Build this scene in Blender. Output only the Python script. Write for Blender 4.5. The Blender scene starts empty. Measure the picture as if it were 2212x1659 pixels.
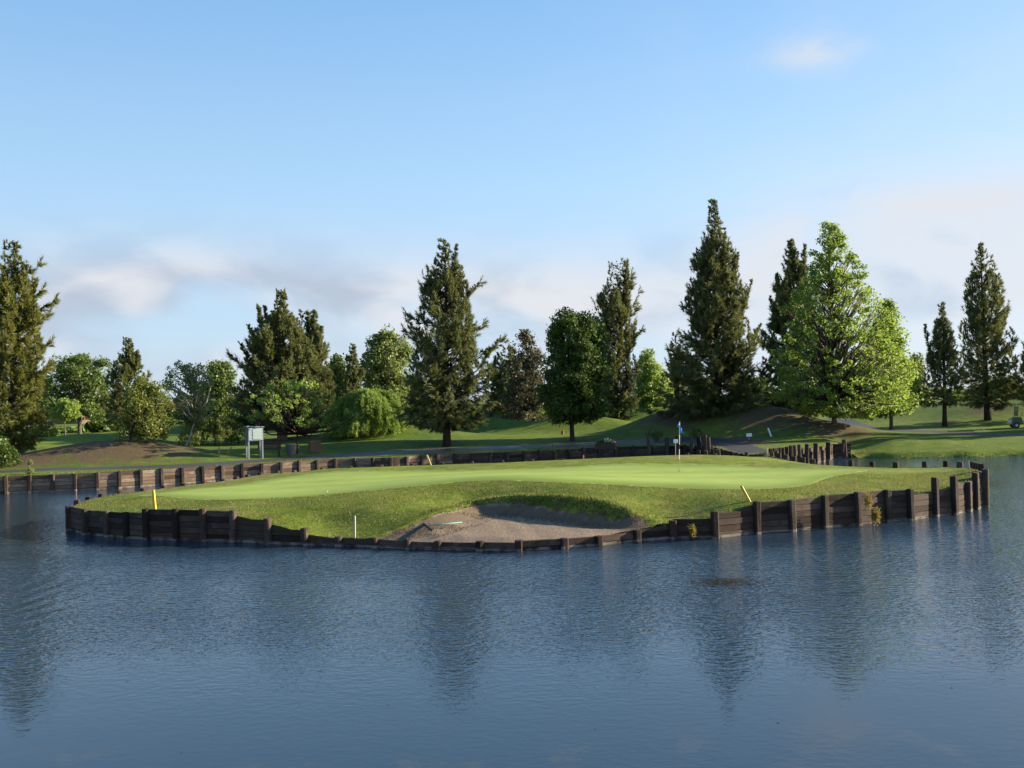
import bpy, math, random
import numpy as np
from mathutils import Vector, Matrix
from mathutils.geometry import delaunay_2d_cdt

SC = bpy.context.scene
COL = SC.collection
rad = math.radians
# ------------------------------------------------------------------ camera
CAM_H = 4.5
FPX, CX, CY = 2150.0, 1106.0, 829.5           # measured on a 2212 x 1659 picture
ROLL, PITCH = rad(1.55), math.atan(33.5 / 2150.0)
cam = bpy.data.cameras.new('camera')
camo = bpy.data.objects.new('camera', cam); COL.objects.link(camo)
cam.sensor_width = 36.0; cam.lens = 36.0 * FPX / 2212.0
cam.clip_start = 0.1; cam.clip_end = 8000
_R = Vector((1, 0, 0)); _U = Vector((0, -math.sin(PITCH), math.cos(PITCH))); _F = Vector((0, math.cos(PITCH), math.sin(PITCH)))
cr = _R * math.cos(ROLL) - _U * math.sin(ROLL)
cu = _R * math.sin(ROLL) + _U * math.cos(ROLL)
m = Matrix((cr, cu, -_F)).transposed().to_4x4(); m.translation = (0, 0, CAM_H)
camo.matrix_world = m
SC.camera = camo

# ------------------------------------------------------------------ sky, sun, exposure
SUN_AZ, SUN_EL = rad(11.0), rad(18.5)           # azimuth measured from +X towards +Y
sdir = Vector((math.cos(SUN_EL) * math.cos(SUN_AZ), math.cos(SUN_EL) * math.sin(SUN_AZ), math.sin(SUN_EL)))
SC.view_settings.view_transform = 'Standard'; SC.view_settings.look = 'None'
SC.view_settings.gamma = 1.0; SC.view_settings.use_curve_mapping = False
SC.view_settings.exposure = 1.5
SC.cycles.max_bounces = 6; SC.cycles.diffuse_bounces = 3; SC.cycles.glossy_bounces = 3
SC.cycles.transmission_bounces = 4; SC.cycles.transparent_max_bounces = 4
sl = bpy.data.lights.new('sun', 'SUN'); sl.energy = 5.0; sl.angle = rad(0.5); sl.color = (1.0, 0.88, 0.66)
so = bpy.data.objects.new('sun', sl); COL.objects.link(so)
so.rotation_euler = sdir.to_track_quat('Z', 'Y').to_euler(); so.location = (0, 0, 60)


class NT:
    """small helper for building node trees"""
    def __init__(s, nt): s.t = nt; nt.nodes.clear()
    def n(s, typ, ins=None, **kw):
        nd = s.t.nodes.new(typ)
        for k, v in kw.items(): setattr(nd, k, v)
        for k, v in (ins or {}).items():
            sock = nd.inputs[k]
            if isinstance(v, bpy.types.NodeSocket): s.t.links.new(v, sock)
            else: sock.default_value = v
        return nd
    def math(s, op, a, b=0.0, c=None, clamp=False):
        d = {0: a, 1: b}
        if c is not None: d[2] = c
        return s.n('ShaderNodeMath', d, operation=op, use_clamp=clamp).outputs[0]
    def mix(s, f, a, b, blend='MIX'):
        nd = s.n('ShaderNodeMix', {0: f, 6: a, 7: b}, data_type='RGBA', blend_type=blend)
        return nd.outputs[2]
    def noise(s, vec, scale, detail=4.0, rough=0.55, dist=0.0):
        return s.n('ShaderNodeTexNoise', {'Vector': vec, 'Scale': scale, 'Detail': detail, 'Roughness': rough, 'Distortion': dist}).outputs[0]
    def ramp(s, f, stops):
        nd = s.n('ShaderNodeValToRGB', {0: f}); cr_ = nd.color_ramp
        while len(cr_.elements) < len(stops): cr_.elements.new(0.5)
        for e, (p, c) in zip(cr_.elements, stops):
            e.position = p; e.color = c if len(c) == 4 else (*c, 1)
        return nd.outputs[0]
    def step(s, v, lo, hi):
        return s.n('ShaderNodeMapRange', {0: v, 1: lo, 2: hi, 3: 0.0, 4: 1.0}, interpolation_type='SMOOTHSTEP', clamp=True).outputs[0]
    def scale(s, vec, xyz):
        return s.n('ShaderNodeMapping', {0: vec, 3: xyz}).outputs[0]


def g3(v): return (v, v, v, 1)

w = bpy.data.worlds.new('World'); SC.world = w; w.use_nodes = True
N = NT(w.node_tree)
sky = N.n('ShaderNodeTexSky', sky_type='NISHITA', sun_disc=False, sun_elevation=SUN_EL,
          sun_rotation=math.pi / 2 - SUN_AZ, altitude=0.0, air_density=1.0, dust_density=0.6, ozone_density=3.0)
d = N.n('ShaderNodeTexCoord').outputs['Generated']
sx = N.n('ShaderNodeSeparateXYZ', {0: d})
X, Y, Z = sx.outputs
el = N.math('MULTIPLY', N.math('ARCSINE', Z), 57.2958)
az = N.math('MULTIPLY', N.math('ARCTAN2', X, Y), 57.2958)     # 0 straight ahead, + to the right
K = 1.0 / (0.12 * 2 ** 1.5)                 # haze-softened clear sky: blue overhead, paling to the horizon
def kk(c): return tuple(v * 0.5 for v in c) + (1,)
grad = N.ramp(N.math('DIVIDE', N.math('MAXIMUM', el, 0.0), 90.0), [(0.0, kk((.58, .70, .86))), (.06, kk((.52, .70, .90))), (.13, kk((.45, .69, .95))), (.24, kk((.27, .53, .88))), (.45, kk((.10, .28, .68))), (1.0, kk((.05, .16, .48)))])
sunny = N.math('ADD', 0.94, N.math('MULTIPLY', N.step(az, -40, 90), 0.30))
gsc = N.n('ShaderNodeVectorMath', {0: grad, 3: N.math('MULTIPLY', sunny, K / 0.5)}, operation='SCALE').outputs[0]
whiten = N.math('MULTIPLY', N.math('MULTIPLY', N.step(az, 0, 60), 0.45), N.math('SUBTRACT', 1.0, N.step(el, 10, 40)))
gsc = N.mix(whiten, gsc, tuple(v * K for v in (.78, .82, .90)) + (1,))
base_sky = N.mix(0.88, sky.outputs[0], gsc)
# cloud field: stretched noise over azimuth/elevation
cv = N.n('ShaderNodeCombineXYZ', {0: N.math('MULTIPLY', az, 0.062), 1: N.math('MULTIPLY', el, 0.125), 2: 3.1}).outputs[0]
n1 = N.noise(cv, 1.5, 4.0, 0.42, 0.3)
n2 = N.noise(cv, 2.8, 4.0, 0.45, 0.3)

def blob(a0, e0, sa, se, pw=1.0):
    a = N.math('POWER', N.math('ABSOLUTE', N.math('DIVIDE', N.math('SUBTRACT', az, a0), sa)), 2.0)
    e = N.math('POWER', N.math('ABSOLUTE', N.math('DIVIDE', N.math('SUBTRACT', el, e0), se)), 2.0)
    return N.math('MULTIPLY', N.math('EXPONENT', N.math('MULTIPLY', N.math('ADD', a, e), -1.0)), pw)

band = N.math('MULTIPLY', N.step(el, -2.0, 3.0), N.math('SUBTRACT', 1.0, N.step(el, 5.0, 12.0)))
wide = N.math('ADD', blob(-19, 5.6, 9, 2.8, 1.25), blob(-1, 5.2, 12, 2.6, 0.95))
wide = N.math('ADD', wide, blob(24, 7.2, 10, 3.4, 1.5))
wide = N.math('ADD', wide, N.math('MULTIPLY', band, 0.22))
dens = N.math('MULTIPLY', N.math('MINIMUM', wide, 1.0), N.math('MAXIMUM', N.step(n1, 0.30, 0.56), N.math('MULTIPLY', N.step(az, 8, 22), 0.75)))
small = N.math('MULTIPLY', blob(17.6, 18.1, 2.6, 0.8, 1.0), N.step(n2, 0.22, 0.6))
dens = N.math('ADD', dens, N.math('MULTIPLY', small, 0.75), clamp=True)
veil = N.math('MULTIPLY', N.step(n2, 0.35, 0.75), N.math('MULTIPLY', N.step(az, -10, 30), 0.10))
dens = N.math('ADD', dens, veil, clamp=True)
# grey underside to warm white lit parts
lit = N.step(N.math('ADD', n2, N.math('MULTIPLY', N.step(az, -30, 30), 0.25)), 0.40, 0.72)
ccol = N.mix(lit, tuple(v * K for v in (.50, .58, .71)) + (1,), tuple(v * K for v in (.79, .81, .86)) + (1,))
skyc = N.mix(dens, base_sky, ccol)
bg = N.n('ShaderNodeBackground', {0: skyc, 1: 0.12})
N.n('ShaderNodeOutputWorld', {0: bg.outputs[0]})

# ------------------------------------------------------------------ picture-plane measuring helpers
def ray(x, y):
    dx, dy = x - CX, CY - y
    u = dx * math.cos(ROLL) + dy * math.sin(ROLL)
    v = -dx * math.sin(ROLL) + dy * math.cos(ROLL)
    return _R * u + _U * v + _F * FPX
def at_d(x, y, dist):
    r = ray(x, y); t = dist / r.y
    return Vector((r.x * t, dist, CAM_H + r.z * t))
def at_z(x, y, z):
    r = ray(x, y); t = (z - CAM_H) / r.z
    return Vector((r.x * t, r.y * t, z))

# ------------------------------------------------------------------ object helpers
def tag(o, label=None, cat=None, group=None, kind=None):
    if label: o['label'] = label
    if cat: o['category'] = cat
    if group: o['group'] = group
    if kind: o['kind'] = kind
    return o
def empty(name, loc, label, cat, group=None, rz=0.0):
    o = bpy.data.objects.new(name, None); COL.objects.link(o)
    o.location = loc; o.rotation_euler = (0, 0, rz); o.empty_display_size = 0.2
    return tag(o, label, cat, group)
def link(name, me, parent=None, loc=None):
    o = bpy.data.objects.new(name, me); COL.objects.link(o)
    if parent: o.parent = parent
    if loc is not None: o.location = loc
    return o
def np_mesh(name, verts, faces_flat, nper, mat=None, smooth=False, attrs=None):
    """verts (n,3); faces_flat flat index array with nper corners per face"""
    me = bpy.data.meshes.new(name)
    verts = np.asarray(verts, dtype=np.float32); ff = np.asarray(faces_flat, dtype=np.int32).ravel()
    me.vertices.add(len(verts)); me.vertices.foreach_set('co', verts.ravel())
    me.loops.add(len(ff)); me.loops.foreach_set('vertex_index', ff)
    nf = len(ff) // nper
    me.polygons.add(nf); me.polygons.foreach_set('loop_start', np.arange(nf, dtype=np.int32) * nper)
    if smooth: me.polygons.foreach_set('use_smooth', np.ones(nf, dtype=bool))
    for k, a in (attrs or {}).items():
        at = me.attributes.new(k, 'FLOAT', 'POINT'); at.data.foreach_set('value', np.asarray(a, dtype=np.float32))
    me.update(calc_edges=True)
    if mat: me.materials.append(mat)
    return me

class MB:
    """collects boxes, tubes and lathes into one mesh"""
    def __init__(s): s.v = []; s.f = []
    def add(s, vs, fs):
        b = len(s.v); s.v += [tuple(p) for p in vs]; s.f += [tuple(i + b for i in f) for f in fs]; return s
    def box(s, c, size, rot=None, taper=1.0):
        a, b, h = size[0] / 2, size[1] / 2, size[2] / 2
        vs = []
        for z, k in ((-h, 1.0), (h, taper)):
            for x_, y_ in ((-a, -b), (a, -b), (a, b), (-a, b)):
                p = Vector((x_ * k, y_ * k, z))
                if rot is not None: p = rot @ p
                vs.append(p + Vector(c))
        return s.add(vs, [(3, 2, 1, 0), (4, 5, 6, 7), (0, 1, 5, 4), (1, 2, 6, 5), (2, 3, 7, 6), (3, 0, 4, 7)])
    def bbox(s, c, size, ch=0.01, rot=None):
        """box with chamfered vertical and top edges"""
        a, b, h = size[0] / 2, size[1] / 2, size[2] / 2
        rings = [(-h, 0), (h - ch, 0), (h, ch)]
        vs = []
        for z, k in rings:
            A, B = a - k, b - k
            for x_, y_ in ((-A + ch, -B), (A - ch, -B), (A, -B + ch), (A, B - ch), (A - ch, B), (-A + ch, B), (-A, B - ch), (-A, -B + ch)):
                p = Vector((x_, y_, z))
                if rot is not None: p = rot @ p
                vs.append(p + Vector(c))
        fs = [tuple(range(7, -1, -1)), tuple(range(16, 24))]
        for r in range(2):
            for i in range(8):
                j = (i + 1) % 8; fs.append((r * 8 + i, r * 8 + j, r * 8 + 8 + j, r * 8 + 8 + i))
        return s.add(vs, fs)
    def tube(s, pts, rs, n=8, cap=True):
        pts = [Vector(p) for p in pts]
        if not hasattr(rs, '__len__'): rs = [rs] * len(pts)
        vs = []
        for i, p in enumerate(pts):
            t = (pts[min(i + 1, len(pts) - 1)] - pts[max(i - 1, 0)]).normalized()
            a = t.cross(Vector((0.0, 0.1, 1)) if abs(t.z) < 0.9 else Vector((1, 0, 0))).normalized(); b = t.cross(a)
            for k in range(n):
                an = 2 * math.pi * k / n
                vs.append(p + (a * math.cos(an) + b * math.sin(an)) * rs[i])
        fs = []
        for i in range(len(pts) - 1):
            for k in range(n):
                j = (k + 1) % n; fs.append((i * n + k, i * n + j, (i + 1) * n + j, (i + 1) * n + k))
        if cap: fs += [tuple(range(n - 1, -1, -1)), tuple((len(pts) - 1) * n + k for k in range(n))]
        return s.add(vs, fs)
    def lathe(s, c, prof, n=16):
        c = Vector(c); vs = []
        for r, z in prof:
            for k in range(n):
                an = 2 * math.pi * k / n; vs.append(c + Vector((r * math.cos(an), r * math.sin(an), z)))
        fs = []
        for i in range(len(prof) - 1):
            for k in range(n):
                j = (k + 1) % n; fs.append((i * n + k, i * n + j, (i + 1) * n + j, (i + 1) * n + k))
        fs += [tuple(range(n - 1, -1, -1)), tuple((len(prof) - 1) * n + k for k in range(n))]
        return s.add(vs, fs)
    def mesh(s, name, mat, smooth=False):
        me = bpy.data.meshes.new(name); me.from_pydata(s.v, [], s.f)
        if smooth: me.polygons.foreach_set('use_smooth', [True] * len(me.polygons))
        me.update(); me.materials.append(mat); return me
    def build(s, name, mat, parent=None, smooth=False, loc=None):
        return link(name, s.mesh(name, mat, smooth), parent, loc)

# ------------------------------------------------------------------ materials
def new_mat(name):
    mt = bpy.data.materials.new(name); mt.use_nodes = True
    return mt, NT(mt.node_tree)
def finish(N, col, rough=0.8, bump=None, bstr=0.3, bdist=0.02, spec=0.3, metal=0.0):
    ins = {'Base Color': col, 'Roughness': rough, 'Metallic': metal, 'Specular IOR Level': spec}
    if bump is not None:
        ins['Normal'] = N.n('ShaderNodeBump', {'Strength': bstr, 'Distance': bdist, 'Height': bump}).outputs[0]
    p = N.n('ShaderNodeBsdfPrincipled', ins)
    N.n('ShaderNodeOutputMaterial', {0: p.outputs[0]})
    return p
def plain(name, col, rough=0.6, var=0.25, scale=6.0, spec=0.3, metal=0.0, bstr=0.15):
    mt, N = new_mat(name)
    oc = N.n('ShaderNodeTexCoord').outputs['Object']
    nz = N.noise(oc, scale, 5.0)
    c = N.mix(nz, tuple(v * (1 - var) for v in col) + (1,), tuple(min(1, v * (1 + var)) for v in col) + (1,))
    finish(N, c, rough, N.noise(oc, scale * 6, 3.0), bstr, 0.004, spec, metal)
    return mt

def grass_mat(name, g1, g2, dry, dryamt, sc=1.0, bstr=0.6, soil=None, stripes=False, fine=14.0, bdist=0.05):
    mt, N = new_mat(name)
    p = N.n('ShaderNodeNewGeometry').outputs['Position']
    big = N.noise(p, 0.16 * sc, 4.0, 0.6)
    mid = N.noise(p, 1.1 * sc, 5.0, 0.65)
    fin = N.noise(p, fine, 3.0, 0.7)
    c = N.mix(N.step(N.math('ADD', N.math('MULTIPLY', big, 0.5), N.math('MULTIPLY', mid, 0.5)), 0.36, 0.64), (*g1, 1), (*g2, 1))
    c = N.mix(N.math('MULTIPLY', N.step(N.math('ADD', N.math('MULTIPLY', mid, 0.55), N.math('MULTIPLY', N.noise(p, 0.45, 4.0, 0.6), 0.45)), 0.66 - dryamt, 0.80 - dryamt), 0.8), c, (*dry, 1))
    if not stripes:
        cl = N.noise(p, 4.5, 4.0, 0.7)
        c = N.mix(N.math('MULTIPLY', N.step(cl, 0.50, 0.66), 0.36), c, (g1[0] * 0.4, g1[1] * 0.48, g1[2] * 0.4, 1))
    if stripes:
        xs = N.n('ShaderNodeSeparateXYZ', {0: p})
        st = N.math('SINE', N.math('ADD', N.math('MULTIPLY', xs.outputs[1], 2.1), N.math('MULTIPLY', big, 3.0)))
        c = N.mix(N.math('MULTIPLY', N.math('ADD', st, 1.0), 0.07), c, g3(0.01))
    c = N.mix(N.math('MULTIPLY', N.step(fin, 0.42, 0.7), 0.5 if not stripes else 0.2), c, (g1[0] * 0.45, g1[1] * 0.5, g1[2] * 0.45, 1))
    strk = N.noise(N.scale(p, (0.35, 1.6, 1.0)), 2.2, 4.0, 0.65)
    c = N.mix(N.math('MULTIPLY', N.step(strk, 0.48, 0.68), 0.30), c, (dry[0] * .9, dry[1] * 1.1, dry[2] * .8, 1))
    if stripes:                                                # the cut blends into the collar round the green
        a = N.n('ShaderNodeAttribute', attribute_name='soil').outputs['Fac']
        c = N.mix(N.math('MULTIPLY', N.step(N.math('ADD', a, N.math('MULTIPLY', N.math('SUBTRACT', mid, 0.5), 0.5)), 0.10, 1.0), 0.80), c, (0.13, 0.185, 0.024, 1))
    if soil:
        a = N.n('ShaderNodeAttribute', attribute_name='soil').outputs['Fac']
        f = N.step(N.math('ADD', a, N.math('MULTIPLY', N.math('SUBTRACT', N.noise(p, 1.3, 7.0, 0.75), 0.5), 2.0)), 0.35, 0.75)
        sc_ = N.mix(N.noise(p, 3.0, 5.0), (*soil[0], 1), (*soil[1], 1))
        c = N.mix(N.math('MULTIPLY', f, 0.93), c, sc_)
    hgt = N.math('ADD', fin, N.math('MULTIPLY', mid, 0.9))
    finish(N, c, 0.9, hgt, bstr, bdist, 0.12)
    return mt

SOIL = ((0.082, 0.057, 0.034), (0.150, 0.098, 0.058))
M_lawn = grass_mat('lawn_grass', (0.065, 0.115, 0.014), (0.145, 0.19, 0.024), (0.22, 0.18, 0.055), 0.09, soil=SOIL, bdist=0.08)
M_rough = grass_mat('rough_grass', (0.085, 0.135, 0.012), (0.20, 0.225, 0.028), (0.27, 0.21, 0.07), 0.17, sc=1.6, bstr=0.6, soil=SOIL, bdist=0.06)
M_green = grass_mat('green_turf', (0.235, 0.305, 0.066), (0.295, 0.365, 0.080), (0.36, 0.375, 0.125), -0.02, sc=0.9, bstr=0.10, stripes=True, fine=30.0, bdist=0.01)
M_fringe = grass_mat('fringe_turf', (0.085, 0.165, 0.03), (0.12, 0.215, 0.04), (0.17, 0.22, 0.06), 0.0, sc=1.2, bstr=0.3, bdist=0.02)

def sand_mat():
    mt, N = new_mat('bunker_sand')
    p = N.n('ShaderNodeNewGeometry').outputs['Position']
    a = N.noise(p, 1.3, 6.0, 0.65); b = N.noise(p, 9.0, 5.0, 0.7)
    rk = N.n('ShaderNodeTexWave', {'Vector': p, 'Scale': 2.4, 'Distortion': 5.0, 'Detail': 2.0}, bands_direction='Y').outputs[1]
    c = N.mix(a, (0.17, 0.125, 0.085, 1), (0.27, 0.205, 0.145, 1))
    c = N.mix(N.math('MULTIPLY', N.step(b, 0.55, 0.72), 0.35), c, (0.12, 0.09, 0.06, 1))
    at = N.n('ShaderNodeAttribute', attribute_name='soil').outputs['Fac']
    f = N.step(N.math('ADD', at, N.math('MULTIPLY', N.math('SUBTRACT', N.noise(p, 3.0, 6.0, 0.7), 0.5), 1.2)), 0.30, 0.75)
    c = N.mix(N.math('MULTIPLY', f, 0.75), c, (0.11, 0.08, 0.05, 1))  # browned toward the lip: its shade painted in, along with real soil
    h = N.math('ADD', N.math('MULTIPLY', b, 1.0), N.math('MULTIPLY', rk, 0.25))
    finish(N, c, 0.95, h, 0.7, 0.05, 0.1)
    return mt
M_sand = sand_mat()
def asphalt_mat(name, c1, c2, r=0.75):
    mt, N = new_mat(name)
    p = N.n('ShaderNodeNewGeometry').outputs['Position']
    c = N.mix(N.noise(p, 0.5, 5.0, 0.65), (*c1, 1), (*c2, 1))
    c = N.mix(N.math('MULTIPLY', N.step(N.noise(p, 30.0, 2.0), 0.4, 0.7), 0.4), c, (c1[0] * 0.5, c1[1] * 0.5, c1[2] * 0.5, 1))
    finish(N, c, r, N.noise(p, 40.0, 3.0), 0.3, 0.01, 0.35)
    return mt
M_path = asphalt_mat('path_asphalt', (0.038, 0.034, 0.031), (0.070, 0.064, 0.058), 0.6)
M_dirt = asphalt_mat('bank_soil', (0.05, 0.035, 0.025), (0.09, 0.06, 0.04), 0.95)

def wood_mat(name, c1, c2, c3):
    mt, N = new_mat(name)
    tc = N.n('ShaderNodeTexCoord').outputs['Object']
    p = N.n('ShaderNodeNewGeometry').outputs['Position']
    rnd = N.n('ShaderNodeObjectInfo').outputs['Random']
    off = N.n('ShaderNodeVectorMath', {0: tc, 1: N.n('ShaderNodeCombineXYZ', {0: N.math('MULTIPLY', rnd, 37.0), 1: N.math('MULTIPLY', rnd, 11.0), 2: 0.0}).outputs[0]}, operation='ADD').outputs[0]
    grain = N.noise(N.scale(off, (1.2, 12.0, 14.0)), 2.6, 6.0, 0.65, 0.4)
    blot = N.noise(off, 2.2, 4.0, 0.6)
    c = N.mix(grain, (*c1, 1), (*c2, 1))
    c = N.mix(N.math('MULTIPLY', N.step(blot, 0.5, 0.75), 0.7), c, (*c3, 1))
    c = N.mix(N.math('MULTIPLY', N.step(rnd, 0.35, 0.0), 0.75), c, (c1[0] * 0.6, c1[1] * 0.5, c1[2] * 0.5, 1))
    c = N.mix(N.math('MULTIPLY', N.math('MULTIPLY', N.step(rnd, 0.62, 1.0), N.step(grain, 0.3, 0.7)), 0.6), c, (c3[0] * 1.35, c3[1] * 1.35, c3[2] * 1.35, 1))
    z = N.n('ShaderNodeSeparateXYZ', {0: p}).outputs[2]
    lap = N.math('MULTIPLY', N.math('SUBTRACT', 1.0, N.step(z, 0.05, 0.12)), N.step(N.noise(p, 2.5, 4.0), 0.38, 0.6))
    c = N.mix(N.math('MULTIPLY', lap, 0.6), c, (0.33, 0.30, 0.25, 1))
    wet = N.math('SUBTRACT', 1.0, N.step(z, -0.02, 0.035))
    c = N.mix(N.math('MULTIPLY', wet, 0.8), c, (0.012, 0.010, 0.008, 1))
    finish(N, c, 0.85, grain, 0.6, 0.02, 0.2)
    return mt
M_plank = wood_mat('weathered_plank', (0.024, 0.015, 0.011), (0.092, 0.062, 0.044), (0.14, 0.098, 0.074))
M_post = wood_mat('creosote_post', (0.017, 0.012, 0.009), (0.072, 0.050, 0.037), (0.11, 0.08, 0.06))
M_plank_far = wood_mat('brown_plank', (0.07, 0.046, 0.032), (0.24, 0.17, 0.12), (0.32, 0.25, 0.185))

def leaf_mat(name, dark, light, trans=0.35, tcol=None):
    mt, N = new_mat(name)
    a = N.n('ShaderNodeAttribute', attribute_name='tint').outputs['Fac']
    c = N.mix(a, (*dark, 1), (*light, 1))
    t = N.mix(0.55, c, (*(tcol or tuple(min(1, v * 1.6) for v in light)), 1))
    df = N.n('ShaderNodeBsdfDiffuse', {0: c})
    tr = N.n('ShaderNodeBsdfTranslucent', {0: t})
    mx = N.n('ShaderNodeMixShader', {0: trans, 1: df.outputs[0], 2: tr.outputs[0]})
    gl = N.n('ShaderNodeBsdfGlossy', {0: (1, 1, 1, 1), 1: 0.45})
    m2 = N.n('ShaderNodeMixShader', {0: 0.015, 1: mx.outputs[0], 2: gl.outputs[0]})
    N.n('ShaderNodeOutputMaterial', {0: m2.outputs[0]})
    return mt
L_cas = leaf_mat('casuarina_needles', (0.042, 0.055, 0.019), (0.21, 0.222, 0.072), 0.3)
L_cas_sunlit = leaf_mat('casuarina_sunlit_needles', (0.055, 0.066, 0.017), (0.25, 0.25, 0.058), 0.3)  # casuarina needles coloured lighter and yellower for the sun on the crown
L_dark = leaf_mat('dark_broad_leaves', (0.033, 0.058, 0.012), (0.115, 0.17, 0.032), 0.28)
L_mid = leaf_mat('mid_green_leaves', (0.05, 0.082, 0.018), (0.155, 0.205, 0.045), 0.32)
L_pale = leaf_mat('pale_green_leaves', (0.085, 0.115, 0.030), (0.24, 0.28, 0.075), 0.35)
L_bright = leaf_mat('spring_green_leaves', (0.105, 0.155, 0.022), (0.255, 0.335, 0.062), 0.48)
L_willow = leaf_mat('willow_leaves', (0.08, 0.13, 0.02), (0.23, 0.31, 0.05), 0.4)
L_olive = leaf_mat('olive_leaves', (0.065, 0.085, 0.018), (0.20, 0.225, 0.045), 0.35)
L_brown = leaf_mat('brownish_leaves', (0.036, 0.038, 0.018), (0.13, 0.115, 0.062), 0.2)
L_blade = leaf_mat('grass_blades', (0.05, 0.085, 0.012), (0.20, 0.20, 0.05), 0.35)

def bark_mat(name, c1, c2, vs=(4, 4, 0.7)):
    mt, N = new_mat(name)
    p = N.n('ShaderNodeTexCoord').outputs['Object']
    g = N.noise(N.scale(p, vs), 3.0, 5.0, 0.65)
    finish(N, N.mix(g, (*c1, 1), (*c2, 1)), 0.95, g, 0.8, 0.04, 0.1)
    return mt
B_dark = bark_mat('dark_bark', (0.03, 0.022, 0.016), (0.075, 0.055, 0.04))
B_mid = bark_mat('grey_brown_bark', (0.07, 0.055, 0.042), (0.17, 0.135, 0.105))
B_pale = bark_mat('pale_birch_bark', (0.16, 0.14, 0.12), (0.55, 0.50, 0.45), (2, 2, 3))

def water_mat():
    mt, N = new_mat('pond_water')
    p = N.n('ShaderNodeNewGeometry').outputs['Position']
    xs = N.n('ShaderNodeSeparateXYZ', {0: p})
    patch = N.noise(N.scale(p, (0.6, 1.0, 1.0)), 0.13, 3.0, 0.5)
    calm = N.math('ADD', N.math('MULTIPLY', N.step(xs.outputs[1], 13.5, 20.0), 0.55), N.math('MULTIPLY', N.step(xs.outputs[1], 18.0, 28.0), 0.45))                    # ripples grow toward the island
    fine = N.noise(N.scale(p, (0.8, 1.2, 1.0)), 6.0, 2.0, 0.6, 0.2)
    mid = N.noise(N.scale(p, (0.8, 1.1, 1.0)), 2.0, 2.0, 0.5, 0.3)
    lng = N.noise(N.scale(p, (0.5, 0.9, 1.0)), 0.3, 2.0, 0.5)
    amp = N.math('MULTIPLY', N.math('ADD', 0.06, N.math('MULTIPLY', calm, 0.94)), N.math('ADD', 0.55, N.math('MULTIPLY', N.step(patch, 0.35, 0.65), 0.6)))
    h = N.math('ADD', N.math('MULTIPLY', fine, 0.046), N.math('MULTIPLY', mid, 0.024))
    h = N.math('MULTIPLY', h, amp)
    h = N.math('ADD', h, N.math('MULTIPLY', lng, 0.008))
    # rings spreading at the left
    cx, cy = -20.0, 26.0
    dx = N.math('SUBTRACT', xs.outputs[0], cx); dy = N.math('SUBTRACT', xs.outputs[1], cy)
    r = N.math('SQRT', N.math('ADD', N.math('MULTIPLY', dx, dx), N.math('MULTIPLY', dy, dy)))
    wv = N.math('SINE', N.math('ADD', N.math('MULTIPLY', r, 9.0), N.math('MULTIPLY', N.noise(p, 0.5, 2.0), 5.0)))
    fall = N.math('MULTIPLY', N.math('SUBTRACT', 1.0, N.step(r, 9.0, 13.5)), N.step(r, 2.0, 5.0))
    h = N.math('ADD', h, N.math('MULTIPLY', N.math('MULTIPLY', wv, fall), 0.004))
    nrm = N.n('ShaderNodeBump', {'Strength': 1.0, 'Distance': 1.0, 'Height': h}).outputs[0]
    murk = N.math('MULTIPLY', N.step(N.noise(p, 1.1, 6.0, 0.7), 0.5, 0.75), N.math('SUBTRACT', 1.0, N.step(xs.outputs[1], 12.0, 14.5)))
    body = N.mix(N.math('MULTIPLY', murk, 0.6), (0.020, 0.038, 0.058, 1), (0.07, 0.068, 0.055, 1))
    finish_ins = {'Base Color': body, 'Roughness': 0.05, 'IOR': 1.33, 'Specular IOR Level': 0.5, 'Normal': nrm}
    b = N.n('ShaderNodeBsdfPrincipled', finish_ins)
    N.n('ShaderNodeOutputMaterial', {0: b.outputs[0]})
    return mt
M_water = water_mat()

# ================================================================== LARGE STRUCTURE
def smooth(t): t = np.clip(t, 0, 1); return t * t * (3 - 2 * t)
def seg_dist(P, line):
    """distance from points P (n,2) to a polyline"""
    best = np.full(len(P), 1e9)
    for a, b in zip(line[:-1], line[1:]):
        a = np.array(a[:2]); b = np.array(b[:2]); ab = b - a; L = (ab @ ab) + 1e-12
        t = np.clip(((P - a) @ ab) / L, 0, 1)
        q = a + t[:, None] * ab
        best = np.minimum(best, np.hypot(P[:, 0] - q[:, 0], P[:, 1] - q[:, 1]))
    return best
def inside(P, poly):
    x, y = P[:, 0], P[:, 1]; c = np.zeros(len(P), bool); n = len(poly)
    for i in range(n):
        x1, y1 = poly[i][:2]; x2, y2 = poly[(i + 1) % n][:2]
        if y1 == y2: continue
        k = ((y1 > y) != (y2 > y)) & (x < (x2 - x1) * (y - y1) / (y2 - y1) + x1)
        c ^= k
    return c
def resample(line, step, closed=False):
    pts = [Vector(p[:2]) for p in line]
    if closed: pts.append(pts[0])
    out = []
    for a, b in zip(pts[:-1], pts[1:]):
        n = max(1, int(round((b - a).length / step)))
        out += [a.lerp(b, i / n) for i in range(n)]
    if not closed: out.append(pts[-1])
    return [(p.x, p.y) for p in out]
def spline(pts, n=6, closed=False):
    """Catmull-Rom through 2D points"""
    P = [Vector(p[:2]) for p in pts]; out = []; m_ = len(P)
    rng = range(m_) if closed else range(m_ - 1)
    for i in rng:
        if closed: p0, p1, p2, p3 = P[(i - 1) % m_], P[i], P[(i + 1) % m_], P[(i + 2) % m_]
        else: p0, p1, p2, p3 = P[max(i - 1, 0)], P[i], P[i + 1], P[min(i + 2, m_ - 1)]
        for k in range(n):
            t = k / n
            out.append(0.5 * ((2 * p1) + (p2 - p0) * t + (2 * p0 - 5 * p1 + 4 * p2 - p3) * t * t + (3 * p1 - p0 - 3 * p2 + p3) * t ** 3))
    if not closed: out.append(P[-1])
    return [(p.x, p.y) for p in out]

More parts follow.
